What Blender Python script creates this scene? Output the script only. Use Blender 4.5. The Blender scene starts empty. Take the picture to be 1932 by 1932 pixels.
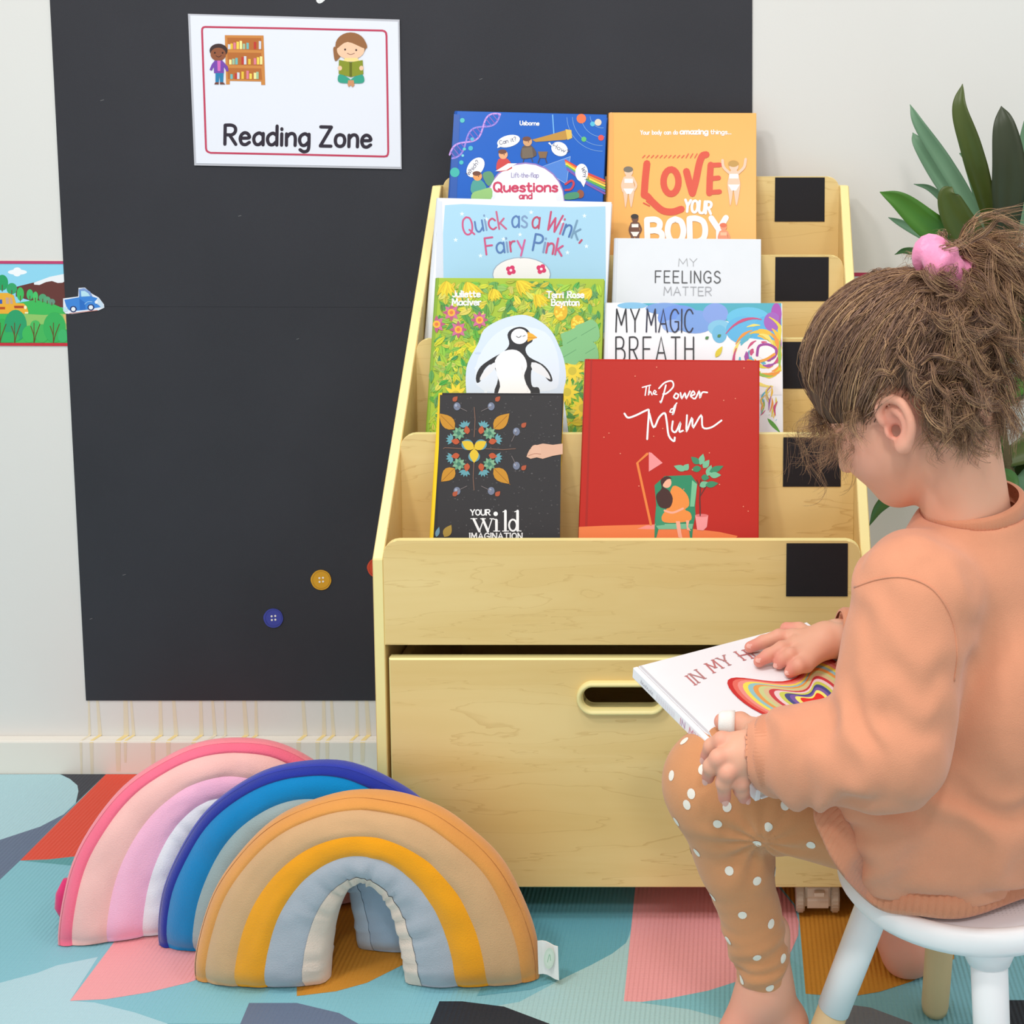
import bpy, bmesh, math, random
import numpy as np
from mathutils import Vector, Matrix, noise as mnoise
from mathutils.bvhtree import BVHTree
random.seed(7); RNG = np.random.default_rng(7)
scene = bpy.context.scene
COL = scene.collection
# ------------------------------------------------------------------ camera
F = 2400.0; TH = math.radians(4.5); CX = 1385.0; CY = 469.0; H = 1.05; D = 2.066   # the photo is an off-centre crop
cam_d = bpy.data.cameras.new('camera'); cam = bpy.data.objects.new('camera', cam_d); COL.objects.link(cam)
cam.location = (0, -D, H); cam.rotation_euler = (math.pi/2 - TH, 0, 0)
cam_d.sensor_width = 36; cam_d.lens = F/1932*36
cam_d.shift_x = (966-CX)/1932; cam_d.shift_y = (CY-966)/1932
cam_d.clip_start = .02
scene.camera = cam
# ------------------------------------------------------------------ world, lights, exposure
w = bpy.data.worlds.new('world'); scene.world = w; w.use_nodes = True
bg = w.node_tree.nodes['Background']; bg.inputs[0].default_value = (1, .99, .975, 1); bg.inputs[1].default_value = .76
def area(loc, size, power, target=None, col=(1, .975, .945)):
    l = bpy.data.lights.new('ceiling_light', 'AREA'); l.shape = 'RECTANGLE'; l.size = size[0]; l.size_y = size[1]
    l.energy = power; l.color = col
    o = bpy.data.objects.new('ceiling_light', l); COL.objects.link(o); o.location = loc
    if target:
        o.rotation_euler = (Vector(target)-Vector(loc)).to_track_quat('-Z', 'Y').to_euler()
    return o
area((-1.25, -1.75, 2.6), (.3, .3), 21)
area((-.45, -1.25, 2.6), (.3, .3), 10)
area((.15, -2.7, 2.6), (.3, .3), 22)
area((.9, -1.1, 2.6), (.3, .3), 7.5)
scene.view_settings.view_transform = 'Standard'; scene.view_settings.look = 'None'
scene.view_settings.exposure = 0.0; scene.view_settings.gamma = 1; scene.view_settings.use_curve_mapping = False
# ------------------------------------------------------------------ pixel <-> space
CT, ST = math.cos(TH), math.sin(TH)
CAM = Vector((0, -D, H))
def ray(u, v):
    a = (u-CX)/F; b = -(v-CY)/F
    return Vector((a, CT+b*ST, -ST+b*CT))
def atY(u, v, Y):
    r = ray(u, v); return CAM + r*((Y+D)/r.y)
def atZ(u, v, Z):
    r = ray(u, v); return CAM + r*((Z-H)/r.z)
def on_plane(u, v, p, n):
    r = ray(u, v); return CAM + r*((Vector(p)-CAM).dot(n)/r.dot(n))
def px(P):
    y = P[1]+D; z = P[2]-H; f = y*CT-z*ST; up = y*ST+z*CT
    return CX+F*P[0]/f, CY-F*up/f
# ------------------------------------------------------------------ helpers
def lin(c):
    return tuple(((x/255)/12.92 if x/255 <= .04045 else ((x/255+.055)/1.055)**2.4) for x in c[:3])
def empty(name, loc, label=None, cat=None, group=None):
    o = bpy.data.objects.new(name, None); COL.objects.link(o); o.location = loc
    o.empty_display_size = .05
    tag(o, label, cat, group); return o
def tag(o, label=None, cat=None, group=None, kind=None):
    if label: o['label'] = label
    if cat: o['category'] = cat
    if group: o['group'] = group
    if kind: o['kind'] = kind
    return o
def wloc(o):
    p = Vector((0, 0, 0))
    while o: p = p + o.location; o = o.parent
    return p
def mesh_obj(name, vs, fs, m, parent=None, smooth=False, origin=None, mi=None):
    """vs in world coordinates; every parent is only translated"""
    me = bpy.data.meshes.new(name)
    base = wloc(parent) if parent else Vector((0, 0, 0))
    if origin is None:
        A = np.asarray(vs, dtype=float)
        origin = base if parent else Vector(((A[:, 0].min()+A[:, 0].max())/2, (A[:, 1].min()+A[:, 1].max())/2, A[:, 2].min()))
    origin = Vector(origin)
    A = np.asarray(vs, dtype=float) - np.array(origin)
    me.from_pydata(A.tolist(), [], [tuple(int(i) for i in f) for f in fs])
    ms = m if isinstance(m, (list, tuple)) else [m]
    for q in ms: me.materials.append(q)
    if mi is not None: me.polygons.foreach_set('material_index', list(mi))
    if smooth: me.polygons.foreach_set('use_smooth', [True]*len(me.polygons))
    me.update()
    o = bpy.data.objects.new(name, me); COL.objects.link(o)
    o.location = origin-base if parent else origin
    if parent: o.parent = parent
    return o
def bm_obj(name, bm, m, parent=None, smooth=False, origin=None, mi=None):
    bm.verts.ensure_lookup_table(); bm.verts.index_update()
    bmesh.ops.recalc_face_normals(bm, faces=bm.faces[:])
    vs = [v.co[:] for v in bm.verts]; fs = [[v.index for v in f.verts] for f in bm.faces]
    if mi: mi = [mi(f) for f in bm.faces]
    o = mesh_obj(name, vs, fs, m, parent, smooth, origin, mi); bm.free(); return o
def add_box(bm, lo, hi, bev=0, seg=2, M=None):
    lo = Vector(lo); hi = Vector(hi)
    r = bmesh.ops.create_cube(bm, size=1.0)
    vs = r['verts']
    for v in vs: v.co = Vector((lo[i]+(v.co[i]+.5)*(hi[i]-lo[i]) for i in range(3)))
    if bev:
        es = list({e for v in vs for e in v.link_edges})
        r2 = bmesh.ops.bevel(bm, geom=es, offset=bev, segments=seg, profile=.5, affect='EDGES')
        vs = list({v for v in vs if v.is_valid} | set(r2['verts']))
    if M is not None:
        for v in vs: v.co = M @ v.co
    return vs
def box_obj(name, lo, hi, m, parent=None, bev=.0015, **k):
    bm = bmesh.new(); add_box(bm, lo, hi, bev); return bm_obj(name, bm, m, parent, **k)
def prism(bm, poly, axis, a, b):
    """extrude a 2D polygon along an axis ('x': poly in y,z; 'y': poly in x,z)"""
    def P(p, t): return (t, p[0], p[1]) if axis == 'x' else ((p[0], t, p[1]) if axis == 'y' else (p[0], p[1], t))
    A = [bm.verts.new(P(p, a)) for p in poly]; B = [bm.verts.new(P(p, b)) for p in poly]
    n = len(poly)
    bm.faces.new(A); bm.faces.new(B[::-1])
    for i in range(n): bm.faces.new((A[i], A[(i+1) % n], B[(i+1) % n], B[i]))
def catmull(pts, sub=6, closed=False):
    P = [np.array(p, float) for p in pts]
    if len(P) < 3: return P
    if closed: P = [P[-1]]+P+[P[0], P[1]]
    else: P = [2*P[0]-P[1]]+P+[2*P[-1]-P[-2]]
    out = []
    for i in range(1, len(P)-2):
        p0, p1, p2, p3 = P[i-1:i+3]
        for k in range(sub):
            t = k/sub
            out.append(.5*((2*p1)+(-p0+p2)*t+(2*p0-5*p1+4*p2-p3)*t*t+(-p0+3*p1-3*p2+p3)*t**3))
    if not closed: out.append(P[-2])
    return out
def tube_geo(path, rad, n=8, cap=True):
    P = [Vector(p) for p in path]; vs = []; fs = []
    up = Vector((0, 0, 1)); prev = None
    for i, p in enumerate(P):
        t = (P[min(i+1, len(P)-1)]-P[max(i-1, 0)]).normalized()
        if prev is None:
            a = up if abs(t.dot(up)) < .9 else Vector((1, 0, 0)); x = t.cross(a).normalized()
        else: x = (prev-t*prev.dot(t)).normalized()
        prev = x; y = t.cross(x); r = rad[i] if hasattr(rad, '__len__') else rad
        for k in range(n):
            a = 2*math.pi*k/n; vs.append(p+x*(r*math.cos(a))+y*(r*math.sin(a)))
    for i in range(len(P)-1):
        for k in range(n):
            fs.append((i*n+k, i*n+(k+1) % n, (i+1)*n+(k+1) % n, (i+1)*n+k))
    if cap: fs.append(tuple(range(n))[::-1]); fs.append(tuple(range((len(P)-1)*n, len(P)*n)))
    return vs, fs
def merge(parts):
    vs = []; fs = []
    for v, f in parts:
        o = len(vs); vs += list(v); fs += [tuple(i+o for i in q) for q in f]
    return vs, fs
# ------------------------------------------------------------------ materials
def new_mat(name):
    m = bpy.data.materials.new(name); m.use_nodes = True
    nt = m.node_tree; return m, nt, nt.nodes['Principled BSDF']
def pmat(name, rgb, rough=.6, var=.05, scale=30, bump=0, bscale=None, stretch=(1, 1, 1), spec=.4, sheen=0, sss=0, coat=0):
    m, nt, b = new_mat(name); N = nt.nodes; L = nt.links
    tc = N.new('ShaderNodeTexCoord'); mp = N.new('ShaderNodeMapping'); mp.inputs['Scale'].default_value = stretch
    L.new(tc.outputs['Object'], mp.inputs[0])
    nz = N.new('ShaderNodeTexNoise'); nz.inputs['Scale'].default_value = scale; nz.inputs['Detail'].default_value = 4
    L.new(mp.outputs[0], nz.inputs[0])
    c = lin(rgb); mx = N.new('ShaderNodeMixRGB')
    mx.inputs[1].default_value = tuple(max(0, x*(1-var)) for x in c)+(1,); mx.inputs[2].default_value = tuple(min(1, x*(1+var)) for x in c)+(1,)
    L.new(nz.outputs[0], mx.inputs[0]); L.new(mx.outputs[0], b.inputs['Base Color'])
    b.inputs['Roughness'].default_value = rough; b.inputs['Specular IOR Level'].default_value = spec
    if sheen: b.inputs['Sheen Weight'].default_value = sheen; b.inputs['Sheen Roughness'].default_value = .5
    if coat: b.inputs['Coat Weight'].default_value = coat; b.inputs['Coat Roughness'].default_value = .15
    if sss:
        b.inputs['Subsurface Weight'].default_value = sss; b.inputs['Subsurface Radius'].default_value = (.01, .004, .002); b.inputs['Subsurface Scale'].default_value = .5
    if bump:
        n2 = N.new('ShaderNodeTexNoise'); n2.inputs['Scale'].default_value = bscale or scale*4; n2.inputs['Detail'].default_value = 3
        L.new(mp.outputs[0], n2.inputs[0]); bp = N.new('ShaderNodeBump'); bp.inputs['Strength'].default_value = bump; bp.inputs['Distance'].default_value = .002
        L.new(n2.outputs[0], bp.inputs['Height']); L.new(bp.outputs[0], b.inputs['Normal'])
    return m
def wood_mat(name, c0, c1, c2, rough=.42, along=(1.1, 9, 9)):
    m, nt, b = new_mat(name); N = nt.nodes; L = nt.links
    tc = N.new('ShaderNodeTexCoord'); mp = N.new('ShaderNodeMapping'); mp.inputs['Scale'].default_value = along
    L.new(tc.outputs['Object'], mp.inputs[0])
    nz = N.new('ShaderNodeTexNoise'); nz.inputs['Scale'].default_value = 1.6; nz.inputs['Detail'].default_value = 5; nz.inputs['Distortion'].default_value = .6
    L.new(mp.outputs[0], nz.inputs[0])
    wv = N.new('ShaderNodeMath'); wv.operation = 'MULTIPLY'; wv.inputs[1].default_value = 11; L.new(nz.outputs[0], wv.inputs[0])
    fr = N.new('ShaderNodeMath'); fr.operation = 'FRACT'; L.new(wv.outputs[0], fr.inputs[0])
    r2 = N.new('ShaderNodeValToRGB'); e = r2.color_ramp.elements
    e[0].position = 0; e[0].color = (.0, .0, .0, 1); e[1].position = .1; e[1].color = (1, 1, 1, 1)
    L.new(fr.outputs[0], r2.inputs[0])
    r1 = N.new('ShaderNodeValToRGB'); e = r1.color_ramp.elements
    e[0].position = .3; e[0].color = lin(c0)+(1,); e[1].position = .7; e[1].color = lin(c1)+(1,)
    L.new(nz.outputs[0], r1.inputs[0])
    n3 = N.new('ShaderNodeTexNoise'); n3.inputs['Scale'].default_value = 2.2; L.new(tc.outputs['Object'], n3.inputs[0])
    ml = N.new('ShaderNodeMath'); ml.operation = 'SUBTRACT'; ml.inputs[0].default_value = 1; L.new(r2.outputs[0], ml.inputs[1])
    mm = N.new('ShaderNodeMath'); mm.operation = 'MULTIPLY'; L.new(ml.outputs[0], mm.inputs[0]); L.new(n3.outputs[0], mm.inputs[1])
    mx = N.new('ShaderNodeMixRGB'); L.new(mm.outputs[0], mx.inputs[0]); L.new(r1.outputs[0], mx.inputs[1]); mx.inputs[2].default_value = lin(c2)+(1,)
    L.new(mx.outputs[0], b.inputs['Base Color']); b.inputs['Roughness'].default_value = rough; b.inputs['Specular IOR Level'].default_value = .35
    return m
def art_mat(name, rough=.35, spec=.4, fabric=False):
    m, nt, b = new_mat(name); N = nt.nodes; L = nt.links
    a = N.new('ShaderNodeAttribute'); a.attribute_name = 'Col'
    L.new(a.outputs['Color'], b.inputs['Base Color']); b.inputs['Roughness'].default_value = rough; b.inputs['Specular IOR Level'].default_value = spec
    return m
M_PRINT = art_mat('printed_colour')
M_MATTE = art_mat('matte_print', .7, .2)
WOOD = wood_mat('maple_laminate', (226, 192, 122), (240, 212, 148), (204, 164, 98))
WOODZ = wood_mat('maple_laminate_upright', (226, 192, 122), (240, 212, 148), (204, 164, 98), along=(9, 9, 1.1))
EDGE = pmat('maple_edge_band', (246, 230, 160), .4, .03, 40)
WHITE_WALL = pmat('white_wall_paint', (228, 226, 222), .75, .012, 9, bump=.05, bscale=220)
# ------------------------------------------------------------------ flat print builder
class Art:
    """flat print: shapes given in photo pixels, laid on a real surface (ray meets plane)"""
    def __init__(s, p, n, lift=.0004, step=.00003, fn=None):
        s.fn = fn; s.ks = []
        s.n = Vector(n).normalized(); s.p = Vector(p); s.lift = lift; s.step = step; s.k = 0
        s.vs = []; s.fs = []; s.cs = []
    def put(s, pts, faces, col):
        o = len(s.vs); s.k += .2
        for q in pts: s.vs.append(s.fn(q) if s.fn else on_plane(q[0], q[1], s.p, s.n)); s.ks.append(s.k)
        for f in faces: s.fs.append([i+o for i in f]); s.cs.append(col)
    def poly(s, pts, col, smooth=0):
        if smooth: pts = catmull(pts, smooth, closed=True)
        s.k += 1; s.put(pts, [list(range(len(pts)))], col)
    def ell(s, x, y, rx, ry, col, rot=0, n=24, a0=0, a1=360):
        c, d = math.cos(math.radians(rot)), math.sin(math.radians(rot)); P = []
        full = (a1-a0) >= 360
        for i in range(n if full else n+1):
            a = math.radians(a0+(a1-a0)*i/n); ex = rx*math.cos(a); ey = ry*math.sin(a); P.append((x+ex*c-ey*d, y+ex*d+ey*c))
        s.poly(P, col)
    def leaf(s, x0, y0, x1, y1, wd, col):
        dx, dy = x1-x0, y1-y0; l = math.hypot(dx, dy) or 1; nx, ny = -dy/l*wd, dx/l*wd; P = []; Q = []
        for i in range(7):
            t = i/6; k = math.sin(math.pi*t**.8); P.append((x0+dx*t+nx*k, y0+dy*t+ny*k)); Q.append((x0+dx*t-nx*k, y0+dy*t-ny*k))
        s.poly(P+Q[-2:0:-1], col)
    def stroke(s, pts, wd, col, smooth=0, closed=False, taper=False, newlayer=True, cap=True):
        if smooth: pts = catmull(pts, smooth, closed)
        pts = [np.array(p, float)[:2] for p in pts]
        if closed: pts = pts+[pts[0]]
        if newlayer: s.k += 1
        n = len(pts); L = []; R = []
        for i in range(n):
            a = pts[max(i-1, 0)]; b = pts[min(i+1, n-1)]
            if closed and i in (0, n-1): a = pts[n-2]; b = pts[1]
            t = b-a; l = np.hypot(*t); t = t/l if l > 1e-9 else np.array([1., 0.])
            m = 1.0
            if 0 < i < n-1:
                e = pts[i]-pts[i-1]; le = np.hypot(*e)
                if le > 1e-9:
                    m = 1/max(.55, abs(np.dot(t, e/le)))
            h = wd/2*m*((1-.75*abs(2*i/(n-1)-1)) if taper else 1)
            nn = np.array([-t[1], t[0]])*h
            L.append(pts[i]+nn); R.append(pts[i]-nn)
        s.put(L+R, [[i, i+1, n+i+1, n+i] for i in range(n-1)], col)
        if cap and not closed and not taper:
            for c in (pts[0], pts[-1]):
                s.put([(c[0]+wd/2*math.cos(a*math.pi/4), c[1]+wd/2*math.sin(a*math.pi/4)) for a in range(8)], [list(range(8))], col)
    def text(s, txt, x0, y0, x1, y1, cap, sw, cols, gap=.16, serif=0, slant=0, jit=0, arc=0):
        """single-stroke lettering along a baseline"""
        if not isinstance(cols, list): cols = [cols]
        tot = 0; pos = []
        for ch in txt:
            adv = GLY.get(ch, (.3, []))[0]; pos.append(tot); tot += adv+gap
        tot -= gap
        L = math.hypot(x1-x0, y1-y0); dx, dy = (x1-x0)/L, (y1-y0)/L; sx = L/tot
        s.k += 1; ci = 0
        for ch, p in zip(txt, pos):
            col = cols[ci % len(cols)]
            if ch != ' ': ci += 1
            jy = random.uniform(-jit, jit)*cap
            for kind, pts in GLY.get(ch, (.3, []))[1]:
                if kind == 's': pts = [tuple(q) for q in catmull(pts, 5)]
                Q = []
                for (gx, gy) in pts:
                    a = (p+gx+slant*gy)*sx; b = gy*cap+jy+arc*math.sin(math.pi*min(1, max(0, a/L)))
                    Q.append((x0+dx*a+dy*b, y0+dy*a-dx*b))
                s.stroke(Q, sw, col, newlayer=False)
                if serif and kind == 'l':
                    for q in (Q[0], Q[-1]):
                        s.stroke([(q[0]-serif*dx, q[1]-serif*dy), (q[0]+serif*dx, q[1]+serif*dy)], sw*.55, col, newlayer=False, cap=False)
    def build(s, name, parent, m=None, label=None):
        st = min(s.step, .0009/max(1, s.k))
        V_ = [v+s.n*(s.lift+k*st) for v, k in zip(s.vs, s.ks)]
        o = mesh_obj(name, V_, s.fs, m or M_PRINT, parent)
        me = o.data; ca = me.color_attributes.new('Col', 'FLOAT_COLOR', 'CORNER')
        buf = []
        for p in me.polygons: buf += (list(lin(s.cs[p.index]))+[1])*p.loop_total
        ca.data.foreach_set('color', buf)
        if label: o['label'] = label
        return o
_G = '''A .6 l0,0 .3,1 .6,0|l.12,.36 .48,.36
B .5 l0,0 0,1|s0,1 .3,1 .45,.85 .4,.6 .2,.53 0,.53|s0,.53 .3,.53 .5,.4 .5,.15 .3,0 0,0
C .55 s.55,.82 .4,.98 .2,.97 .03,.75 0,.5 .03,.25 .2,.03 .4,.02 .55,.18
D .55 l0,0 0,1|s0,1 .25,1 .48,.85 .55,.5 .48,.15 .25,0 0,0
E .45 l.45,1 0,1|l0,1 0,0|l0,0 .45,0|l0,.52 .38,.52
F .45 l.45,1 0,1|l0,1 0,0|l0,.52 .38,.52
G .56 s.55,.82 .4,.98 .2,.97 .03,.75 0,.5 .03,.25 .2,.03 .4,.02 .55,.18|l.32,.46 .56,.46|l.56,.46 .56,.12
H .5 l0,0 0,1|l.5,0 .5,1|l0,.52 .5,.52
I .04 l.02,0 .02,1
J .3 s.3,1 .3,.3 .22,.05 .05,.02 -.02,.15
K .45 l0,0 0,1|l.42,1 0,.45|l.12,.58 .45,0
L .4 l0,1 0,0|l0,0 .4,0
M .66 l0,0 .05,1|l.05,1 .33,.3|l.33,.3 .6,1|l.6,1 .66,0
N .5 l0,0 0,1|l0,1 .5,0|l.5,0 .5,1
O .56 s.28,1 .08,.87 0,.5 .08,.13 .28,0 .48,.13 .56,.5 .48,.87 .28,1
P .48 l0,0 0,1|s0,1 .3,1 .47,.88 .47,.65 .3,.5 0,.5
Q .58 s.28,1 .08,.87 0,.5 .08,.13 .28,0 .48,.13 .56,.5 .48,.87 .28,1|l.35,.25 .6,-.08
R .5 l0,0 0,1|s0,1 .3,1 .46,.88 .46,.65 .3,.5 0,.5|l.2,.5 .5,0
S .47 s.45,.85 .3,.99 .12,.95 .03,.78 .1,.6 .3,.5 .45,.38 .47,.18 .33,.03 .15,.01 0,.15
T .5 l.25,0 .25,1|l0,1 .5,1
U .52 s0,1 0,.3 .1,.04 .26,0 .42,.04 .52,.3 .52,1
V .56 l0,1 .28,0|l.28,0 .56,1
W .76 l0,1 .18,0|l.18,0 .38,.75|l.38,.75 .58,0|l.58,0 .76,1
Y .52 l0,1 .26,.5|l.26,.5 .52,1|l.26,.5 .26,0
Z .5 l0,1 .5,1|l.5,1 0,0|l0,0 .5,0
a .43 s.42,.5 .25,.62 .06,.5 0,.28 .08,.05 .25,.02 .42,.2|l.43,.6 .43,0
b .45 l0,1 0,0|s0,.4 .18,.62 .38,.55 .45,.3 .36,.05 .18,0 0,.15
c .4 s.4,.5 .25,.62 .06,.5 0,.3 .06,.1 .22,0 .4,.1
d .43 s.42,.5 .25,.62 .06,.5 0,.28 .08,.05 .25,.02 .42,.2|l.43,1 .43,0
e .42 s.02,.33 .4,.36 .36,.55 .2,.62 .05,.5 0,.28 .08,.05 .25,0 .42,.12
f .34 s.38,.93 .25,1 .14,.85 .14,.5 .14,0|l0,.6 .32,.6
g .43 s.42,.5 .25,.62 .06,.5 0,.28 .08,.05 .25,.02 .42,.2|s.43,.6 .43,0 .38,-.25 .2,-.32 .03,-.22
h .4 l0,1 0,0|s0,.4 .15,.6 .32,.6 .4,.42 .4,0
i .04 l.02,.6 .02,0|l.02,.82 .02,.86
k .4 l0,1 0,0|l.36,.6 0,.25|l.1,.34 .4,0
l .04 l.02,1 .02,0
m .6 l0,.6 0,0|s0,.4 .12,.6 .26,.58 .3,.4 .3,0|s.3,.4 .42,.6 .56,.58 .6,.4 .6,0
n .4 l0,.6 0,0|s0,.4 .15,.6 .32,.6 .4,.42 .4,0
o .44 s.22,.62 .06,.54 0,.31 .06,.08 .22,0 .38,.08 .44,.31 .38,.54 .22,.62
p .45 l0,.6 0,-.32|s0,.4 .18,.62 .38,.55 .45,.3 .36,.05 .18,0 0,.15
q .43 s.42,.5 .25,.62 .06,.5 0,.28 .08,.05 .25,.02 .42,.2|l.43,.6 .43,-.32
r .28 l0,.6 0,0|s0,.38 .12,.58 .28,.6
s .34 s.34,.52 .2,.62 .06,.55 .05,.42 .2,.32 .34,.2 .3,.04 .15,0 0,.08
t .32 s.12,.9 .12,.2 .2,.02 .34,.06|l0,.6 .3,.6
u .42 s0,.6 0,.2 .08,.02 .22,0 .4,.2|l.42,.6 .42,0
v .4 l0,.6 .2,0|l.2,0 .4,.6
w .6 l0,.6 .14,0|l.14,0 .3,.5|l.3,.5 .46,0|l.46,0 .6,.6
y .42 l0,.6 .2,.02|l.42,.6 .1,-.32
z .4 l0,.6 .4,.6|l.4,.6 0,0|l0,0 .4,0
, .1 l.08,.06 0,-.14
. .06 l.03,.0 .03,.04
- .25 l0,.32 .25,.32
? .36 s0,.82 .1,.98 .28,.97 .36,.8 .28,.6 .18,.45 .18,.28|l.18,0 .18,.04'''
GLY = {}
for row in _G.split('\n'):
    ch, adv, body = row.split(' ', 2)
    GLY[ch] = (float(adv), [(q[0], [tuple(float(t) for t in p.split(',')) for p in q[1:].split(' ')]) for q in body.split('|')])
# ================================================================== the setting
WY = .022                                                     # wall plane
def struct(o): o['kind'] = 'structure'; return o
struct(box_obj('floor', (-3.2, -3.6, -.06), (3.0, WY, -.012), pmat('grey_vinyl_floor', (150, 150, 150), .5), bev=0))
wall_back = struct(box_obj('wall_back', (-3.2, WY, -.06), (3.0, WY+.1, 2.8), WHITE_WALL, bev=0))
base_m = pmat('white_gloss_trim', (236, 230, 220), .4, .015, 12)
baseboard = struct(box_obj('baseboard_back', (-3.2, 0, -.012), (3.0, WY, .057), base_m, bev=.003))
# yellow paint drips that ran down from the board over wall and skirting
drip_m = pmat('yellow_paint_drip', (240, 216, 150), .5, .05, 60)
drip_f = pmat('faint_paint_drip', (230, 220, 196), .6, .05, 60)
for i, (u, wd, k) in enumerate(((172, 7, 1), (222, 10, 1), (236, 6, 1), (288, 8, 1), (317, 8, 1), (365, 8, 1), (391, 7, 0), (411, 5, 0), (451, 9, 1), (470, 7, 1), (563, 8, 1), (599, 8, 1), (617, 7, 1), (662, 7, 1), (684, 9, 1), (152, 5, 0))):
    a = atY(u-wd/2, 1390, 0).x; b = atY(u+wd/2, 1390, 0).x
    sl = .006*(1 if i % 2 else -1)
    m = drip_m if k else drip_f
    mesh_obj('paint_drip', [(a, -.0003, -.01+.015*(i % 3)), (b-.002, -.0003, -.01+.015*(i % 3)), (b, -.0003, .0545), (a, -.0003, .0545)], [(0, 1, 2, 3)], drip_f, baseboard)
    mesh_obj('paint_drip', [(a, -.0003, .0545), (b, -.0003, .0545), (b, .003, .0573), (a, .003, .0573), (b+.004, WY-.0002, .0573), (a+.004, WY-.0002, .0573)], [(0, 1, 2, 3), (3, 2, 4, 5)], m, baseboard)
    mesh_obj('paint_drip', [(a+.004, WY-.0003, .0573), (b+.004, WY-.0003, .0573), (b+sl*.3+.002, WY-.0003, .129), (a+sl*.3+.004, WY-.0003, .129)], [(0, 1, 2, 3)], drip_f, wall_back)
# ------------------------------------------------------------------ foam play mat
mat_base = art_mat('ribbed_foam', .62, .3)
nt = mat_base.node_tree; N = nt.nodes; L = nt.links; bs = N['Principled BSDF']
tc = N.new('ShaderNodeTexCoord'); wv = N.new('ShaderNodeTexWave'); wv.wave_type = 'BANDS'; wv.bands_direction = 'X'; wv.inputs['Scale'].default_value = 52; wv.wave_profile = 'SIN'
L.new(tc.outputs['Object'], wv.inputs[0])
wy = N.new('ShaderNodeTexWave'); wy.wave_type = 'BANDS'; wy.bands_direction = 'Y'; wy.inputs['Scale'].default_value = 120
L.new(tc.outputs['Object'], wy.inputs[0])
ad = N.new('ShaderNodeMath'); ad.operation = 'MULTIPLY_ADD'; ad.inputs[1].default_value = .25; L.new(wy.outputs[0], ad.inputs[0]); L.new(wv.outputs[0], ad.inputs[2])
bp = N.new('ShaderNodeBump'); bp.inputs['Strength'].default_value = .55; bp.inputs['Distance'].default_value = .0016
L.new(ad.outputs[0], bp.inputs['Height']); L.new(bp.outputs[0], bs.inputs['Normal'])
play_mat = empty('play_mat', (-.3, -.8, -.012), 'ribbed foam play mat printed with large geometric shapes under everything', 'play mat')
TEAL = (134, 192, 204); LBLUE = (176, 212, 220); SLATE = (104, 118, 142); CHAR = (66, 68, 76); RED = (226, 82, 62); PINK = (240, 164, 166); MUST = (206, 140, 48); LTEAL = (170, 206, 208); GREY = (122, 124, 130); BLK = (42, 46, 54); DTEAL = (102, 168, 184)
box = bmesh.new(); add_box(box, (-2.3, -2.6, -.012), (1.7, -.001, 0), .003)
foam = bm_obj('mat_sheet', box, pmat('teal_foam', TEAL, .62), play_mat)
ap = Art((0, 0, 0), (0, 0, 1), .0003, .00002)
Z0 = lambda u, v: (u, v)
def W(X, Y): return px((X, Y, 0))
ap.poly([W(-2.28, -2.58), W(1.68, -2.58), W(1.68, -.004), W(-2.28, -.004)] if False else [(-420, 1462), (2500, 1462), (2500, 1932), (-420, 1932)], TEAL)
ap.poly([(-420, 1462), (112, 1461), (132, 1470), (146, 1482), (148, 1493), (143, 1514), (120, 1537), (76, 1560), (0, 1585), (-150, 1612), (-420, 1640)], LBLUE)
ap.poly([(114, 1461), (200, 1461), (143, 1516), (148, 1493), (146, 1482), (132, 1470)], CHAR)
ap.poly([(148, 1512), (38, 1624), (0, 1660), (-420, 1900), (-420, 1640), (-150, 1612), (0, 1585), (76, 1560), (120, 1537)], SLATE)
ap.poly([(200, 1461), (520, 1461), (480, 1540), (300, 1590), (145, 1616), (90, 1622), (38, 1624)], RED)
ap.poly([(38, 1624), (90, 1622), (145, 1616), (300, 1590), (300, 1650), (140, 1634)], (96, 160, 164))
ap.poly([(-420, 1900), (0, 1855), (71, 1836), (107, 1822), (185, 1806), (132, 1889), (178, 1892), (255, 1911), (316, 1932), (330, 1960), (-420, 1960)], LBLUE)
ap.poly([(240, 1745), (480, 1745), (440, 1825), (354, 1855), (280, 1873), (199, 1886), (132, 1889)], PINK)
ap.poly([(470, 1893), (560, 1893), (640, 1912), (690, 1940), (450, 1940)], SLATE)
ap.poly([(560, 1700), (800, 1700), (800, 1800), (766, 1818), (692, 1855), (634, 1871), (560, 1880)], MUST)
ap.poly([(980, 1891), (1062, 1847), (1116, 1821), (1155, 1800), (1181, 1780), (1191, 1760), (1198, 1740), (1240, 1800), (1300, 1900), (1362, 1922), (1420, 1945), (990, 1945), (900, 1905)], LTEAL)
ap.poly([(960, 1672), (1200, 1672), (1191, 1749), (1181, 1780), (1155, 1800), (1116, 1821), (1062, 1847), (1000, 1868), (900, 1880), (960, 1760)], DTEAL)
ap.poly([(829, 1890), (872, 1890), (951, 1900), (1036, 1932), (1060, 1945), (806, 1945)], BLK)
ap.poly([(1180, 1878), (1383, 1855), (1480, 1800), (1530, 1840), (1530, 1945), (1420, 1945), (1362, 1922), (1300, 1905), (1212, 1893)], (128, 188, 198))
ap.poly([(1202, 1640), (1430, 1640), (1470, 1676), (1498, 1710), (1507, 1740), (1506, 1765), (1492, 1797), (1440, 1835), (1383, 1855), (1336, 1870), (1260, 1885), (1212, 1891), (1177, 1890)], PINK)
ap.poly([(1470, 1640), (1800, 1640), (1800, 1810), (1758, 1833), (1719, 1853), (1660, 1872), (1601, 1882), (1520, 1876), (1507, 1722), (1498, 1705), (1470, 1670)], MUST)
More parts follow.
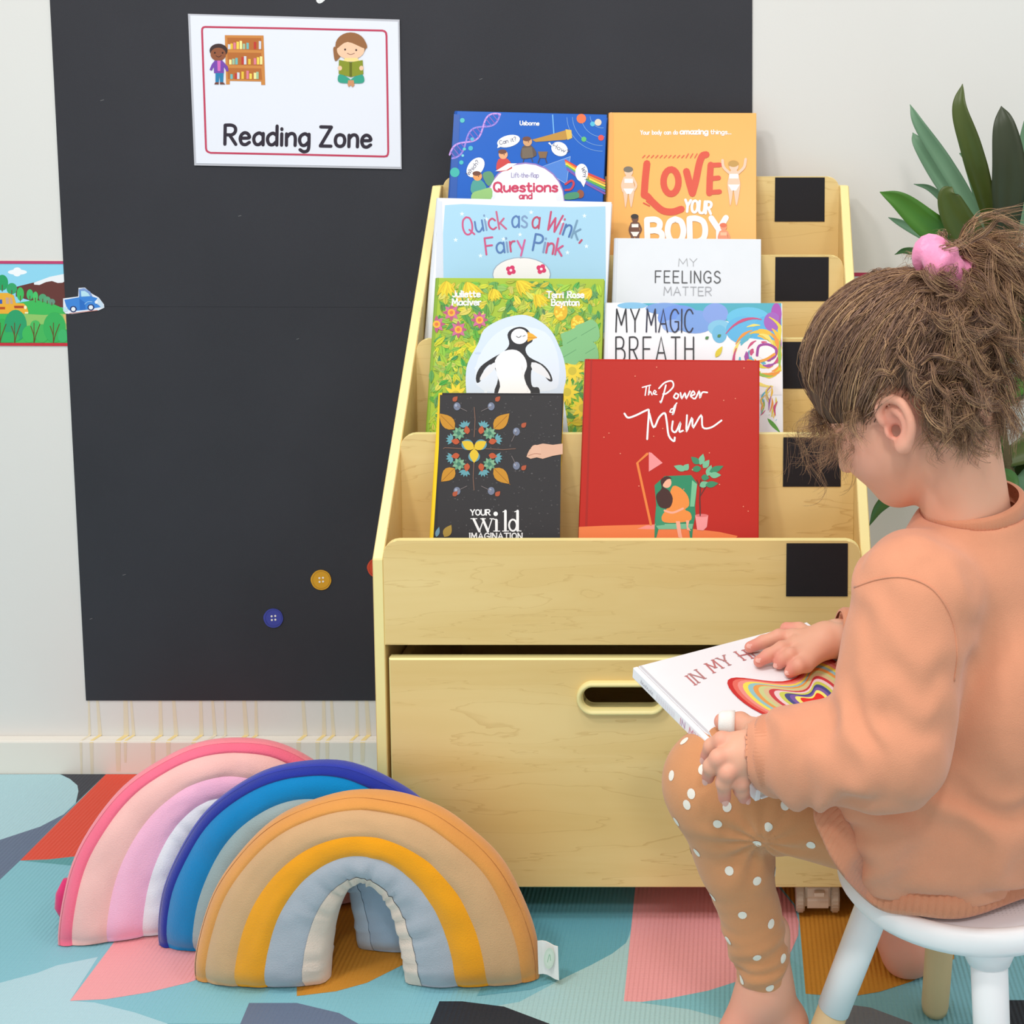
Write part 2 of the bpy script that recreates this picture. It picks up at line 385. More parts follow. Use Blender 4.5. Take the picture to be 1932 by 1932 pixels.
ap.poly([(1520, 1878), (1601, 1884), (1660, 1874), (1719, 1855), (1800, 1890), (1800, 1945), (1530, 1945)], (132, 186, 194))
ap.poly([(1600, 1896), (1643, 1902), (1718, 1930), (1740, 1945), (1590, 1945)], GREY)
ap.poly([(1879, 1888), (2300, 1888), (2300, 1945), (1879, 1945)], BLK)
ap.poly([(1800, 1640), (2300, 1640), (2300, 1780), (1900, 1740)], (128, 188, 198))
for (X, Y, r, c) in ((-.75, -1.15, .2, RED), (-.1, -1.2, .22, MUST), (.5, -1.1, .22, PINK), (-.45, -1.7, .24, LBLUE), (.2, -1.8, .2, SLATE), (-1.3, -1.2, .22, BLK), (1.1, -1.5, .2, LTEAL)):
    P = [W(X+r*math.cos(a*math.pi/16), Y+r*math.sin(a*math.pi/16)) for a in range(17)]; ap.poly(P, c)
ap.build('printed_pattern', play_mat, mat_base)
foam.data.materials[0] = pmat('teal_foam_edge', TEAL, .62)
# ------------------------------------------------------------------ chalkboard
board_m = pmat('black_chalkboard_vinyl', (51, 51, 57), .55, .22, 4, bump=.12, bscale=900, spec=.3)
cb = empty('chalkboard', (-.53, WY-.001, .129), 'large black chalkboard sheet on the white wall behind the bookshelf', 'chalkboard')
def slab(name, pts, m, parent, t=.0015):
    n = len(pts); A = [Vector(p) for p in pts]; B = [p+Vector((0, -t, 0)) for p in A]
    return mesh_obj(name, A+B, [tuple(range(n, 2*n))]+[(i, (i+1) % n, n+(i+1) % n, n+i) for i in range(n)], m, parent)
cy_ = WY-.0005
seamL = atY(124.5, 578, cy_); seamR = atY(1419, 581, cy_)
bl = atY(163, 1321, cy_); tl_ = atY(95, 0, cy_); tr_ = atY(1419, 0, cy_)
tl2 = seamL+(tl_-seamL)*1.75; tr2 = Vector((tr_.x, cy_, tl2.z))
g = Vector((0, 0, .00012))
slab('board_sheet', [bl, (tr_.x, cy_, bl.z), seamR-g, seamL-g], board_m, cb)
slab('board_sheet', [seamL+g, seamR+g, tr2, tl2], board_m, cb, .0018)
ac = Art((0, cy_-.0018, 0), (0, -1, 0), .0002)
ac.stroke([(623, -60), (612, -8), (608, 0), (603, 3), (600, 1)], 7, (240, 240, 240), 4)
for (x, y, s_) in ((190, 190, 6), (450, 408, 5), (720, 120, 4), (232, 1085, 5), (905, 150, 5), (170, 1168, 4), (560, 640, 4)):
    ac.stroke([(x, y), (x+s_, y-s_*.3)], 1.2, (110, 110, 112))
ac.build('chalk_marks', cb, M_MATTE)['kind'] = 'stuff'
# ------------------------------------------------------------------ reading zone sign
sgn_y = WY-.004
pn = Vector((0, -1, 0))
sg = empty('wall_sign', atY(560, 317, sgn_y), 'laminated white sign reading Reading Zone on the chalkboard', 'sign')
C4 = [atY(355, 26, sgn_y), atY(367, 312, sgn_y), atY(758, 319, sgn_y), atY(754, 37, sgn_y)]
lam = pmat('clear_laminate_edge', (196, 196, 204), .25, .02)
slab('laminate', C4, lam, sg, .0008)
C5 = [atY(359, 29, sgn_y-.0009), atY(370.5, 308, sgn_y-.0009), atY(756, 315, sgn_y-.0009), atY(751, 41, sgn_y-.0009)]
slab('paper', C5, pmat('sign_paper', (238, 240, 250), .3, .015, 8), sg, .0004)
sa = Art((0, sgn_y-.0014, 0), (0, -1, 0), .0002)
def SZ(x, y): return (330+x/4.293, y/4.293)
def SP(*a): return [SZ(a[i], a[i+1]) for i in range(0, len(a), 2)]
RB = (200, 66, 96)
sa.stroke(SP(245, 218, 1000, 232, 1680, 248, 1698, 253, 1710, 266, 1714, 290, 1722, 800, 1728, 1230, 1724, 1252, 1716, 1264, 1695, 1268, 1000, 1252, 290, 1238, 268, 1230, 256, 1218, 252, 1200, 235, 700, 220, 250, 222, 232, 230, 222), 3.6, RB, closed=True)
TXT = (46, 38, 52)
sa.text('Reading', *SZ(405, 1168), *SZ(1085, 1180), 36, 6.2, TXT, gap=.2)
sa.text('Zone', *SZ(1178, 1182), *SZ(1585, 1192), 36, 6.2, TXT, gap=.2)
# bookcase picture
OR = (214, 140, 70); DOR = (190, 112, 52)
sa.poly(SP(405, 285, 718, 288, 732, 688, 700, 688, 698, 660, 445, 655, 445, 684, 415, 684), OR)
for (y0, y1) in ((305, 400), (425, 525), (550, 640)): sa.poly(SP(425, y0, 700, y0+4, 708, y1+8, 430, y1), DOR)
bk = [(120, 190, 190), (240, 200, 70), (250, 240, 160), (200, 60, 50), (230, 130, 150), (170, 200, 160), (220, 220, 230), (250, 220, 90)]
for (y1, xs) in ((398, (430, 450, 475, 500, 525, 550, 580, 640, 680)), (522, (440, 465, 490, 540, 560, 595, 640, 665, 690)), (640, (450, 485, 505, 540, 580, 605, 640, 660))):
    for i, x in enumerate(xs):
        hh = 40+((i*37) % 30); sa.poly(SP(x, y1-hh, x+20, y1-hh+2, x+20, y1, x, y1), bk[(i*3+int(y1)) % 8])
for (sgx, hair) in ((1, (66, 48, 48)),):
    sa.ell(*SZ(355, 410), 17, 13, hair); sa.ell(*SZ(352, 440), 14.5, 12.5, (150, 88, 58))
    sa.poly(SP(325, 490, 385, 490, 430, 540, 436, 575, 420, 580, 398, 540, 398, 592, 318, 592, 316, 540, 300, 572, 282, 566, 300, 520), (122, 74, 176)); sa.poly(SP(345, 492, 372, 492, 370, 575, 348, 575), (220, 110, 190))
    sa.poly(SP(330, 592, 396, 592, 392, 668, 366, 668, 362, 610, 356, 668, 330, 668), (40, 130, 180)); sa.poly(SP(320, 684, 330, 666, 356, 666, 356, 684), (120, 70, 60)); sa.poly(SP(366, 684, 366, 666, 392, 666, 410, 684), (120, 70, 60))
    sa.ell(*SZ(325, 428), 1.6, 1.8, (50, 30, 30)); sa.ell(*SZ(388, 428), 1.6, 1.8, (50, 30, 30)); sa.stroke(SP(335, 452, 356, 462, 378, 450), 1.2, (80, 40, 40), 3)
# reader picture
HB = (158, 106, 66); SK = (248, 206, 172)
sa.poly(SP(1330, 390, 1290, 380, 1285, 420, 1300, 495, 1340, 460, 1355, 420), HB, 4)
sa.ell(*SZ(1425, 370), 29, 25, HB); sa.ell(*SZ(1425, 405), 26, 18, SK); sa.poly(SP(1310, 395, 1400, 340, 1545, 395, 1545, 340, 1480, 280, 1400, 275, 1330, 320), HB, 4)
sa.ell(*SZ(1380, 402), 1.8, 2, (80, 50, 50)); sa.ell(*SZ(1470, 406), 1.8, 2, (80, 50, 50)); sa.stroke(SP(1398, 432, 1425, 442, 1455, 432), 1.2, (150, 90, 80), 3)
sa.poly(SP(1380, 470, 1480, 470, 1500, 500, 1360, 500), (250, 226, 150)); sa.poly(SP(1320, 640, 1340, 600, 1420, 640, 1430, 672, 1340, 670), (56, 166, 140), 3); sa.poly(SP(1535, 640, 1510, 600, 1430, 640, 1440, 672, 1520, 672), (56, 166, 140), 3)
sa.poly(SP(1405, 650, 1450, 650, 1455, 690, 1440, 708, 1425, 690, 1410, 706, 1400, 685), (214, 150, 106))
sa.poly(SP(1330, 485, 1425, 505, 1522, 487, 1528, 600, 1426, 625, 1328, 598), (142, 152, 44)); sa.poly(SP(1415, 505, 1436, 505, 1436, 622, 1415, 622), (104, 110, 28))
sa.ell(*SZ(1338, 552), 4, 4.5, SK); sa.ell(*SZ(1512, 552), 4, 4.5, SK)
sa.build('sign_print', sg)
# ------------------------------------------------------------------ picture border on the wall and stickers
bd_y = WY-.0012
def BZ(x, y): return (x/8.05, 460+y/8.05)
def BP(*a): return [BZ(a[i], a[i+1]) for i in range(0, len(a), 2)]
bo = empty('wallpaper_border', atY(60, 653, bd_y), 'picture border of hills trees and a yellow bus left of the chalkboard', 'wall border')
slab('border_strip', [atY(-260, 489, WY-.0003), atY(-260, 651, WY-.0003), atY(132, 654, WY-.0003), atY(122.5, 491, WY-.0003)], pmat('border_paper', (240, 236, 226), .5), bo, .0005)
ba = Art((0, WY-.0009, 0), (0, -1, 0), .0001)
X0 = -2000
SKY = (150, 218, 244); G1 = (70, 190, 96); G2 = (48, 166, 104); G3 = (120, 200, 110); G4 = (60, 180, 90); BR = (108, 62, 58)
ba.poly(BP(X0, 300, 990, 305, 1052, 1505, X0, 1495), SKY)
ba.ell(*BZ(265, 430), 18, 5, (250, 252, 255)); ba.ell(*BZ(262, 410), 8, 6.5, (250, 252, 255)); ba.ell(*BZ(260, 455), 7, 5, (250, 252, 255))
ba.ell(*BZ(-900, 430), 18, 5, (250, 252, 255))
ba.poly(BP(240, 655, 500, 590, 760, 520, 985, 455, 1018, 550, 1030, 900, 960, 970, 600, 900, 240, 800), BR)
ba.poly(BP(515, 590, 760, 500, 985, 455, 1018, 550, 950, 590, 880, 595, 790, 565, 700, 580, 600, 625, 520, 620), (244, 246, 250))
ba.poly(BP(X0, 900, 250, 900, 540, 850, 800, 910, 960, 980, 1040, 1020, 1052, 1505, X0, 1500), G1)
for (x, y, rx, ry, c) in ((35, 590, 90, 120, G2), (180, 680, 80, 85, (60, 170, 110)), (310, 760, 55, 100, G1), (455, 770, 50, 80, (70, 190, 110)), (540, 800, 40, 75, (80, 200, 110)), (650, 820, 60, 60, (88, 168, 120)), (720, 850, 50, 50, (96, 170, 126)), (790, 880, 50, 45, (110, 150, 130)), (-300, 650, 100, 130, G2), (-600, 700, 120, 120, G1)):
    ba.ell(*BZ(x, y), rx/8.05, ry/8.05, c); ba.stroke(BP(x, y+ry*.3, x, y+ry*1.1), 1.6, (104, 84, 52))
ba.poly(BP(300, 1060, 680, 1080, 980, 1060, 1045, 1080, 1050, 1300, 300, 1300), (150, 200, 110))
# bus
ba.poly(BP(-700, 745, 120, 745, 210, 780, 245, 900, 360, 905, 410, 950, 435, 1040, 430, 1060, -700, 1065), (244, 180, 60), 0)
ba.poly(BP(-700, 960, 80, 958, 80, 995, -700, 1000), (190, 84, 40)); ba.poly(BP(215, 940, 360, 940, 365, 978, 222, 978), (180, 76, 50))
ba.poly(BP(-40, 845, 35, 845, 38, 910, -40, 912), (60, 100, 190)); ba.poly(BP(-250, 845, -100, 845, -100, 912, -250, 912), (60, 100, 190))
ba.poly(BP(88, 815, 135, 815, 140, 910, 95, 912), (206, 170, 150)); ba.poly(BP(150, 815, 185, 815, 200, 910, 160, 912), (206, 170, 150)); ba.ell(*BZ(388, 965), 2.6, 3.4, (255, 246, 200)); ba.poly(BP(380, 1035, 432, 1035, 432, 1060, 380, 1060), (250, 240, 190))
for (x, y, rx, ry, c) in ((30, 1320, 110, 200, G4), (240, 1240, 170, 240, (52, 164, 110)), (140, 1420, 160, 90, (60, 180, 100)), (450, 1370, 110, 160, G1), (640, 1360, 110, 150, (76, 186, 96)), (540, 1250, 80, 90, (80, 190, 100)), (830, 1270, 170, 250, (64, 180, 96)), (960, 1400, 80, 110, (70, 186, 112)), (-300, 1300, 180, 220, G2), (-700, 1300, 200, 200, G4)):
    ba.ell(*BZ(x, y), rx/8.05, min(ry, 1500-y)/8.05, c)
for x in (225, 520, 815, 5, -300):
    ba.stroke(BP(x, 1500, x-5, 1380, x-50, 1250), 1.6, (110, 76, 44), 3); ba.stroke(BP(x, 1500, x, 1350, x, 1200), 1.4, (110, 76, 44)); ba.stroke(BP(x, 1500, x+30, 1380, x+90, 1220), 1.6, (110, 76, 44), 3)
ba.poly(BP(960, 1070, 1035, 1070, 1040, 1270, 1000, 1200), (226, 190, 120))
ba.poly(BP(X0, 250, 975, 262, 980, 305, X0, 295), (196, 70, 116)); ba.poly(BP(X0, 1500, 1062, 1505, 1068, 1552, X0, 1540), (204, 56, 66))
ba.build('border_print', bo, M_MATTE)
bo2 = empty('wallpaper_border', (.6, bd_y, .72), 'picture border with red edge line right of the chalkboard behind the bookshelf and plant', 'wall border')
slab('border_strip', [(.03, WY-.0003, .71), (2.95, WY-.0003, .71), (2.95, WY-.0003, .849), (.03, WY-.0003, .849)], pmat('border_paper_right', (240, 236, 226), .5), bo2, .0005)
b2 = Art((0, WY-.0009, 0), (0, -1, 0), .0001)
def WP(X, Z): return px((X, WY-.0009, Z))
b2.poly([WP(.03, .72), WP(2.95, .72), WP(2.95, .84), WP(.03, .84)], (214, 224, 226)); b2.poly([WP(.03, .72), WP(2.95, .72), WP(2.95, .785), WP(.9, .8), WP(.5, .775), WP(.03, .79)], G1)
for i in range(17): b2.ell(*WP(.3+.15*i, .76), 26, 30, (G2, G4, G1)[i % 3])
b2.poly([WP(.03, .84), WP(2.95, .84), WP(2.95, .846), WP(.03, .846)], (196, 70, 100)); b2.poly([WP(.03, .713), WP(2.95, .713), WP(2.95, .719), WP(.03, .719)], (204, 56, 66))
b2.build('border_print', bo2, M_MATTE)
# blue pickup sticker, edge of the board
tk = empty('truck_sticker', atY(158, 593, WY-.003), 'blue pickup truck sticker on the chalkboard edge beside the border', 'sticker')
ty = WY-.0026
slab('sticker_backing', [atY(u, v, ty) for u, v in BP(960, 830, 1190, 800, 1195, 670, 1290, 665, 1400, 760, 1500, 815, 1580, 920, 1585, 970, 1500, 1010, 1350, 1030, 1100, 1065, 1000, 1060, 962, 1020)], pmat('sticker_white', (236, 240, 250), .4), tk, .0004)
ta = Art((0, ty-.0004, 0), (0, -1, 0), .0001)
TB = (62, 136, 220)
ta.poly(BP(978, 850, 1200, 812, 1200, 690, 1280, 680, 1360, 730, 1400, 800, 1480, 825, 1440, 890, 1540, 960, 1450, 975, 1330, 1000, 1180, 1015, 1050, 1010, 1010, 960), TB)
ta.poly(BP(1195, 690, 1280, 672, 1370, 725, 1405, 795, 1370, 795, 1330, 740, 1270, 710, 1215, 712, 1222, 800, 1200, 800), (130, 160, 214)); ta.poly(BP(1228, 715, 1285, 715, 1340, 750, 1370, 795, 1235, 802), (190, 230, 244))
ta.poly(BP(1205, 830, 1215, 1005, 1300, 1000, 1290, 890), (40, 112, 200))
for x, y in ((1115, 992), (1382, 965)): ta.ell(*BZ(x, y), 6.4, 6, (24, 44, 104)); ta.ell(*BZ(x, y), 4, 4, (240, 244, 250))
ta.stroke(BP(1290, 915, 1340, 878, 1400, 880), 1.6, (140, 190, 240), 3); ta.poly(BP(1485, 820, 1550, 880, 1578, 965, 1530, 960, 1480, 900), (206, 226, 244)); ta.ell(*BZ(1465, 885), 3, 3, (240, 246, 252)); ta.poly(BP(962, 962, 1025, 960, 1028, 1025, 970, 1025), (200, 232, 246))
ta.stroke(BP(1060, 1058, 1300, 1030, 1480, 1010), 1.2, (206, 130, 120))
ta.build('sticker_print', tk)
def button(nm, lab, u, v, r, c):
    y0 = WY-.0024; o = empty('button_sticker', atY(u, v+r, y0), lab, 'sticker')
    bm = bmesh.new(); P = atY(u, v, y0); R = (atY(u+r, v, y0)-P).length
    n = 28; pol = [(P.x+R*math.cos(2*math.pi*i/n)*(1+.02*math.sin(5*i)), P.z+R*math.sin(2*math.pi*i/n)) for i in range(n)]
    prism(bm, pol, 'y', y0, y0-.0012); bm_obj('disc', bm, pmat(nm, c, .45, .08, 60), o)
    a = Art((0, y0-.0012, 0), (0, -1, 0), .0002)
    a.stroke([(u+(r-3)*math.cos(t*.35), v+(r-3)*math.sin(t*.35)) for t in range(18)], 1, tuple(int(x*.86) for x in c), closed=True)
    for dx, dy in ((-3.4, -3.4), (3.4, -4), (-3, 3.6), (3.6, 3)): a.ell(u+dx, v+dy, 1.9, 1.9, (242, 236, 226))
    a.build('button_holes', o)
button('yellow_button', 'yellow round button sticker on the chalkboard', 606, 1094, 19.3, (216, 158, 34))
button('blue_button', 'blue round button sticker on the chalkboard', 516, 1166, 18.5, (62, 68, 158))
button('red_button', 'red round button sticker half hidden behind the bookshelf side', 712, 1071, 19, (206, 74, 44))
# ================================================================== bookshelf
SX0, SX1 = -.479, .182; TK = .0145
PY = [-.42, -.322, -.226, -.13, -.036]; PV = [1020, 819, 639, 482, 333]
PZ = [atY(1000, v, y).z for v, y in zip(PV, PY)]
bsf = empty("bookshelf", ((SX0+SX1)/2, -.2, .0012), 'light maple sloped bookshelf with five tiers of picture books', 'bookshelf')
prof = [(-.42, .0012), (-.42, .508), (-.046, .991), (0-.002, .991), (-.002, .0012)]
for x0 in (SX0, SX1-TK):
    bm = bmesh.new(); prism(bm, prof, 'x', x0, x0+TK)
    bmesh.ops.bevel(bm, geom=bm.edges[:], offset=.0012, segments=1, affect='EDGES')
    bm_obj('side_panel', bm, [WOODZ, EDGE], bsf, mi=lambda f: 1 if abs(f.normal.x) < .5 else 0)
def rpoly(x0, x1, z0, z1, r, n=6, top=True, bottom=False):
    P = []
    if bottom: P += [(x0+r-r*math.sin(a), z0+r-r*math.cos(a)) for a in [math.pi/2*i/n for i in range(n, -1, -1)]][::-1][::-1]
    else: P += [(x0, z0)]
    if bottom: P += [(x1-r+r*math.sin(a), z0+r-r*math.cos(a)) for a in [math.pi/2*i/n for i in range(n+1)]]
    else: P += [(x1, z0)]
    P += [(x1-r+r*math.cos(a), z1-r+r*math.sin(a)) for a in [math.pi/2*i/n for i in range(n+1)]]
    P += [(x0+r-r*math.sin(a), z1-r+r*math.cos(a)) for a in [math.pi/2*i/n for i in range(n+1)]]
    return P
PT = .012
for i in range(5):
    z0 = .391 if i == 0 else PZ[i]-.215
    if i == 4: z0 = PZ[4]-.24
    bm = bmesh.new(); prism(bm, rpoly(SX0+TK, SX1-TK, z0, PZ[i], .019), 'y', PY[i], PY[i]+PT)
    bmesh.ops.bevel(bm, geom=[e for e in bm.edges if abs(e.verts[0].co.y-e.verts[1].co.y) < 1e-6], offset=.001, segments=1, affect='EDGES')
    bm_obj('tier_panel', bm, [WOOD, EDGE], bsf, mi=lambda f: 1 if abs(f.normal.y) < .5 else 0)
TRZ = [PZ[i]-.07 for i in range(4)]
for i in range(4):
    box_obj('tray_board', (SX0+TK, PY[i]+PT, TRZ[i]-.012), (SX1-TK, PY[i+1], TRZ[i]), WOOD, bsf, bev=0)
box_obj('back_board', (SX0+TK, -.012, .06), (SX1-TK, -.004, PZ[4]-.245), WOODZ, bsf, bev=0)
BLACKS = pmat('black_chalk_label', (30, 28, 32), .5, .15, 300, spec=.3)
for i, (u0, u1, v0, v1) in enumerate(((1483, 1599, 1025, 1125), (1477, 1586, 825, 918), (1470, 1574, 645, 733), (1462, 1563, 485, 568), (1461.5, 1555.5, 334, 418))):
    P = [atY(u, v, PY[i]-.0004) for u, v in ((u0, v1), (u1, v1), (u1+.5, v0), (u0+1, v0))]
    for p in P: p.z = min(p.z, PZ[i]-.0015)
    slab('chalk_label', P, BLACKS, bsf, .0006)
# ================================================================== storage cart
cart = empty('toy_storage_cart', ((SX0+SX1)/2, -.25, .0012), 'maple rolling storage cart with oval handle under the bookshelf tiers', 'storage cart')
CX0, CX1 = SX0+TK+.0045, SX1-TK-.0045; CZ0, CZ1 = .054, .373
hx0, hz1 = atY(1087, 1283, -.42).x, atY(1087, 1283, -.42).z; hx1, hz0 = atY(1260, 1347, -.42).x, atY(1260, 1347, -.42).z
hc = ((hx0+hx1)/2, (hz0+hz1)/2); hr = (hz1-hz0)/2; hl = (hx1-hx0)/2-hr
def stad(r, n=48):
    out = []
    for i in range(n):
        a = 2*math.pi*i/n; c, s_ = math.cos(a), math.sin(a)
        out.append((hc[0]+(hl if c >= 0 else -hl)+r*c, hc[1]+r*s_))
    return out
bm = bmesh.new(); n = 48
inner = stad(hr*.62); outer = []
for (x, z) in inner:
    dx, dz = x-hc[0], z-hc[1]; best = 1e9
    for lim, dd, oo in ((CX1, dx, hc[0]), (CX0, dx, hc[0]), (CZ1, dz, hc[1]), (CZ0, dz, hc[1])):
        if abs(dd) > 1e-9:
            t = (lim-oo)/dd
            if t > 0: best = min(best, t)
    outer.append((hc[0]+dx*best, hc[1]+dz*best))
for cxx in (CX0, CX1):
    for czz in (CZ0, CZ1):
        k = min(range(n), key=lambda i: (outer[i][0]-cxx)**2+(outer[i][1]-czz)**2); outer[k] = (cxx, czz)
FY = -.4205
def vrow(P, y): return [bm.verts.new((p[0], y, p[1])) for p in P]
b_ = .002
def inset(P): return [(min(max(p[0], CX0+b_), CX1-b_), min(max(p[1], CZ0+b_), CZ1-b_)) for p in P]
A0 = vrow(inner, FY); A1 = vrow(inset(outer), FY); A2 = vrow(outer, FY+b_); A3 = vrow(outer, FY+.014); A4 = vrow(inner, FY+.014)
for P, Q in ((A0, A1), (A1, A2), (A2, A3), (A3, A4), (A4, A0)):
    for i in range(n):
        f = (P[i], P[(i+1) % n], Q[(i+1) % n], Q[i]); 
        try: bm.faces.new(f)
        except ValueError: pass
bm_obj('front_panel', bm, [WOOD, EDGE], cart, mi=lambda f: 1 if abs(f.normal.y) < .8 else 0)
for x0 in (CX0, CX1-.012): box_obj('side_board', (x0, FY+.014, CZ0), (x0+.012, -.03, CZ1-.02), WOOD, cart)
box_obj('bottom_board', (CX0+.012, FY+.014, CZ0), (CX1-.012, -.03, CZ0+.012), WOOD, cart)
box_obj('rear_board', (CX0, -.03, CZ0), (CX1, -.018, CZ1-.02), WOOD, cart)
# oval plastic handle ring
HM = pmat('cream_plastic', (236, 222, 156), .35, .02, 40)
prof2 = [(1.0, .004), (.98, -.004), (.9, -.0085), (.78, -.0085), (.68, -.005), (.62, .002), (.62, .016)]
vs = []; fs = []
for (k, dy) in prof2: vs += [(x, FY+dy, z) for x, z in stad(hr*k)]
m_ = len(prof2)
for j in range(m_-1):
    for i in range(n): fs.append((j*n+i, j*n+(i+1) % n, (j+1)*n+(i+1) % n, (j+1)*n+i))
mesh_obj('handle_ring', vs, fs, HM, cart, smooth=True, origin=None)
CM = pmat('cream_caster_plastic', (222, 204, 184), .4, .03, 60); CMD = pmat('caster_wheel_rubber', (196, 180, 160), .5, .03, 60)
for (x, y) in ((.117, -.385), (-.414, -.385), (.117, -.08), (-.414, -.08)):
    bm = bmesh.new()
    pol = [(y+.024*math.cos(a)*1.0, .026+.022*math.sin(a)) for a in [math.pi*2*i/20 for i in range(20)]]
    pol = [(y-.02, .014), (y-.022, .03), (y-.018, .046), (y-.01, .052), (y+.02, .052), (y+.02, .02), (y+.0, .012)]
    prism(bm, pol, 'x', x-.02, x+.015); bmesh.ops.bevel(bm, geom=bm.edges[:], offset=.003, segments=2, affect='EDGES')
    cs = bm_obj('caster', bm, CM, cart, smooth=False)
    for xo in (x+.0155, x-.032):
        bm = bmesh.new(); pol = [(y+.0+.025*math.cos(a), .0262+.025*math.sin(a)) for a in [math.pi*2*i/28 for i in range(28)]]
        prism(bm, pol, 'x', xo, xo+.0115); bmesh.ops.bevel(bm, geom=bm.edges[:], offset=.002, segments=2, affect='EDGES')
        bm_obj('wheel', bm, CMD, cs)
    box_obj('brake_tab', (x-.008, y-.028, .036), (x+.006, y-.02, .042), CM, cs, bev=.001)
    box_obj('mount_plate', (x-.02, y-.02, .05), (x+.02, y+.02, .054), pmat('steel', (180, 180, 184), .3) if x > 0 and y < -.3 else CMD, cs, bev=0)
# ================================================================== books
PAGE = pmat('book_pages', (240, 236, 224), .8, .04, 400, stretch=(1, 1, 1))
BOOKS = {}
def tier_plane(i, t, front=.008):
    Yb = PY[i]+PT+front; Zb = TRZ[i]; Yt = PY[i+1]-t-.001; Zt = PZ[i+1]
    Lq = math.atan2(Yt-Yb, Zt-Zb)
    nrm = Vector((0, -math.cos(Lq), math.sin(Lq)))
    return Vector((0, Yb, Zb)), nrm
def book(name, label, i, tl, tr, t, cover, spine, h=None, front=.008, rough=.3, page_in=.003, group='picture books on the shelf tiers'):
    p, nrm = tier_plane(i, t, front)
    A = on_plane(*tl, p, nrm); B = on_plane(*tr, p, nrm)
    e = (B-A).normalized(); wd = (B-A).length; d = nrm.cross(e); d = d if d.z < 0 else -d
    # run the cover down to the tray
    h = min((A.z-TRZ[i]-.001)/(-d.z), (B.z-TRZ[i]-.001)/(-d.z))
    back = -nrm
    O = A+e*(wd/2)+d*h
    emp = empty(name, (O.x, O.y, TRZ[i]+.001), label, 'book', group)
    def P(x, y, z): return A+e*x+d*y+back*z           # x right, y down, z into the book
    M = Matrix(((e.x, d.x, back.x, A.x), (e.y, d.y, back.y, A.y), (e.z, d.z, back.z, A.z), (0, 0, 0, 1)))
    cm = cover if not isinstance(cover, tuple) else pmat(name+'_cover', cover, rough, .03, 25, spec=.25)
    sm = pmat(name+'_spine', spine, rough, .03, 25)
    ct = .0022
    bm = bmesh.new(); add_box(bm, (.006, 0, 0), (wd, h, ct), .0008, 2, M); bm_obj('front_cover', bm, cm, emp)
    bm = bmesh.new(); add_box(bm, (.006, 0, t-ct), (wd, h, t), .0008, 2, M); bm_obj('back_cover', bm, sm, emp)
    vs = []; fs = []; n = 8
    for yy in (0, h):
        for k in range(n+1):
            a = math.pi*k/n; vs.append(P(.006-.006*math.sin(a), yy, t/2-(t/2)*math.cos(a)))
        for k in range(n, -1, -1):
            a = math.pi*k/n; vs.append(P(.0068-.0045*math.sin(a), yy, t/2-(t/2-.0015)*math.cos(a)))
    q = 2*(n+1)
    for k in range(q): fs.append((k, (k+1) % q, q+(k+1) % q, q+k))
    for k in range(n): fs.append((k, k+1, q-2-k, q-1-k)); fs.append((q+k, q+q-1-k, q+q-2-k, q+k+1))
    mesh_obj('spine', vs, fs, sm, emp, smooth=False)
    bm = bmesh.new(); add_box(bm, (.004, page_in, ct), (wd-page_in, h-page_in, t-ct), 0, 1, M); bm_obj('pages', bm, PAGE, emp)
    a = Art(A, nrm, .0003)
    BOOKS[name] = dict(e=emp, a=a, h=h, w=wd, A=A)
    # hinge groove of a hardback: a slightly darker pressed line beside the spine
    return a, emp, P, wd, h
# ------------------------------------------------------------------ the eight books, each with its printed cover
WHT = (246, 246, 246)
def ZF(ox, oy, sc):
    def one(x, y): return (ox+x/sc, oy+y/sc)
    def many(*a): return [one(a[i], a[i+1]) for i in range(0, len(a), 2)]
    return one, many
U, UP = ZF(780, 180, 2.683); V, VP = ZF(760, 500, 2.611)
# --- blue question book
a, e, _, _, _ = book('picture_book', 'blue picture book with speech bubbles and a rainbow on the top tier', 3, (855, 209), (1145, 216), .018, (24, 98, 196), (20, 84, 176))
a.poly(UP(205, 95, 235, 97, 215, 640, 178, 640), (18, 84, 172))
for ph in (0, math.pi):
    a.stroke([U(440-250*t+22*math.sin(9*t+ph)*.7, 95+215*t**1.15+22*math.sin(9*t+ph)) for t in np.linspace(0, 1, 26)], 3.2, (196, 150, 226) if ph else (150, 130, 220))
for t in np.linspace(.04, .96, 15):
    s_ = math.sin(9*t); a.stroke([U(440-250*t+16*s_, 95+215*t**1.15+20*s_), U(440-250*t-16*s_, 95+215*t**1.15-20*s_)], 1.6, (130, 90, 190))
for r in (60, 105, 150, 178):
    P = [U(955+r*math.cos(q), 105+r*math.sin(q)) for q in np.linspace(1.45, 3.1, 16)]; P = [q for q in P if q[0] < 1141 and q[1] > 219]
    if len(P) > 2: a.stroke(P, .8, (130, 176, 226))
for x, y, r, c in ((850, 118, 9, (236, 110, 60)), (907, 145, 4.6, (80, 190, 220)), (935, 137, 6.5, (226, 210, 190)), (863, 222, 4.8, (90, 190, 110)), (950, 215, 5.5, (226, 70, 70)), (248, 127, 4.5, (70, 190, 190)), (290, 268, 4.5, (60, 180, 200)), (258, 272, 3, (90, 200, 200)), (243, 340, 4, (60, 190, 190)), (210, 390, 9, (50, 180, 170)), (298, 222, 3.5, (80, 180, 210)), (250, 305, 2.5, (120, 210, 220))): a.ell(*U(x, y), r, r, c)
a.text('Usborne', *U(540, 150), *U(636, 152), 7.5, 1.7, WHT)
a.stroke(UP(705, 100, 712, 210), 2.2, (110, 180, 236)); a.poly(UP(640, 365, 795, 310, 775, 450), (70, 130, 214)); a.stroke(UP(640, 365, 795, 310, 775, 450), .9, (170, 200, 240), closed=True)
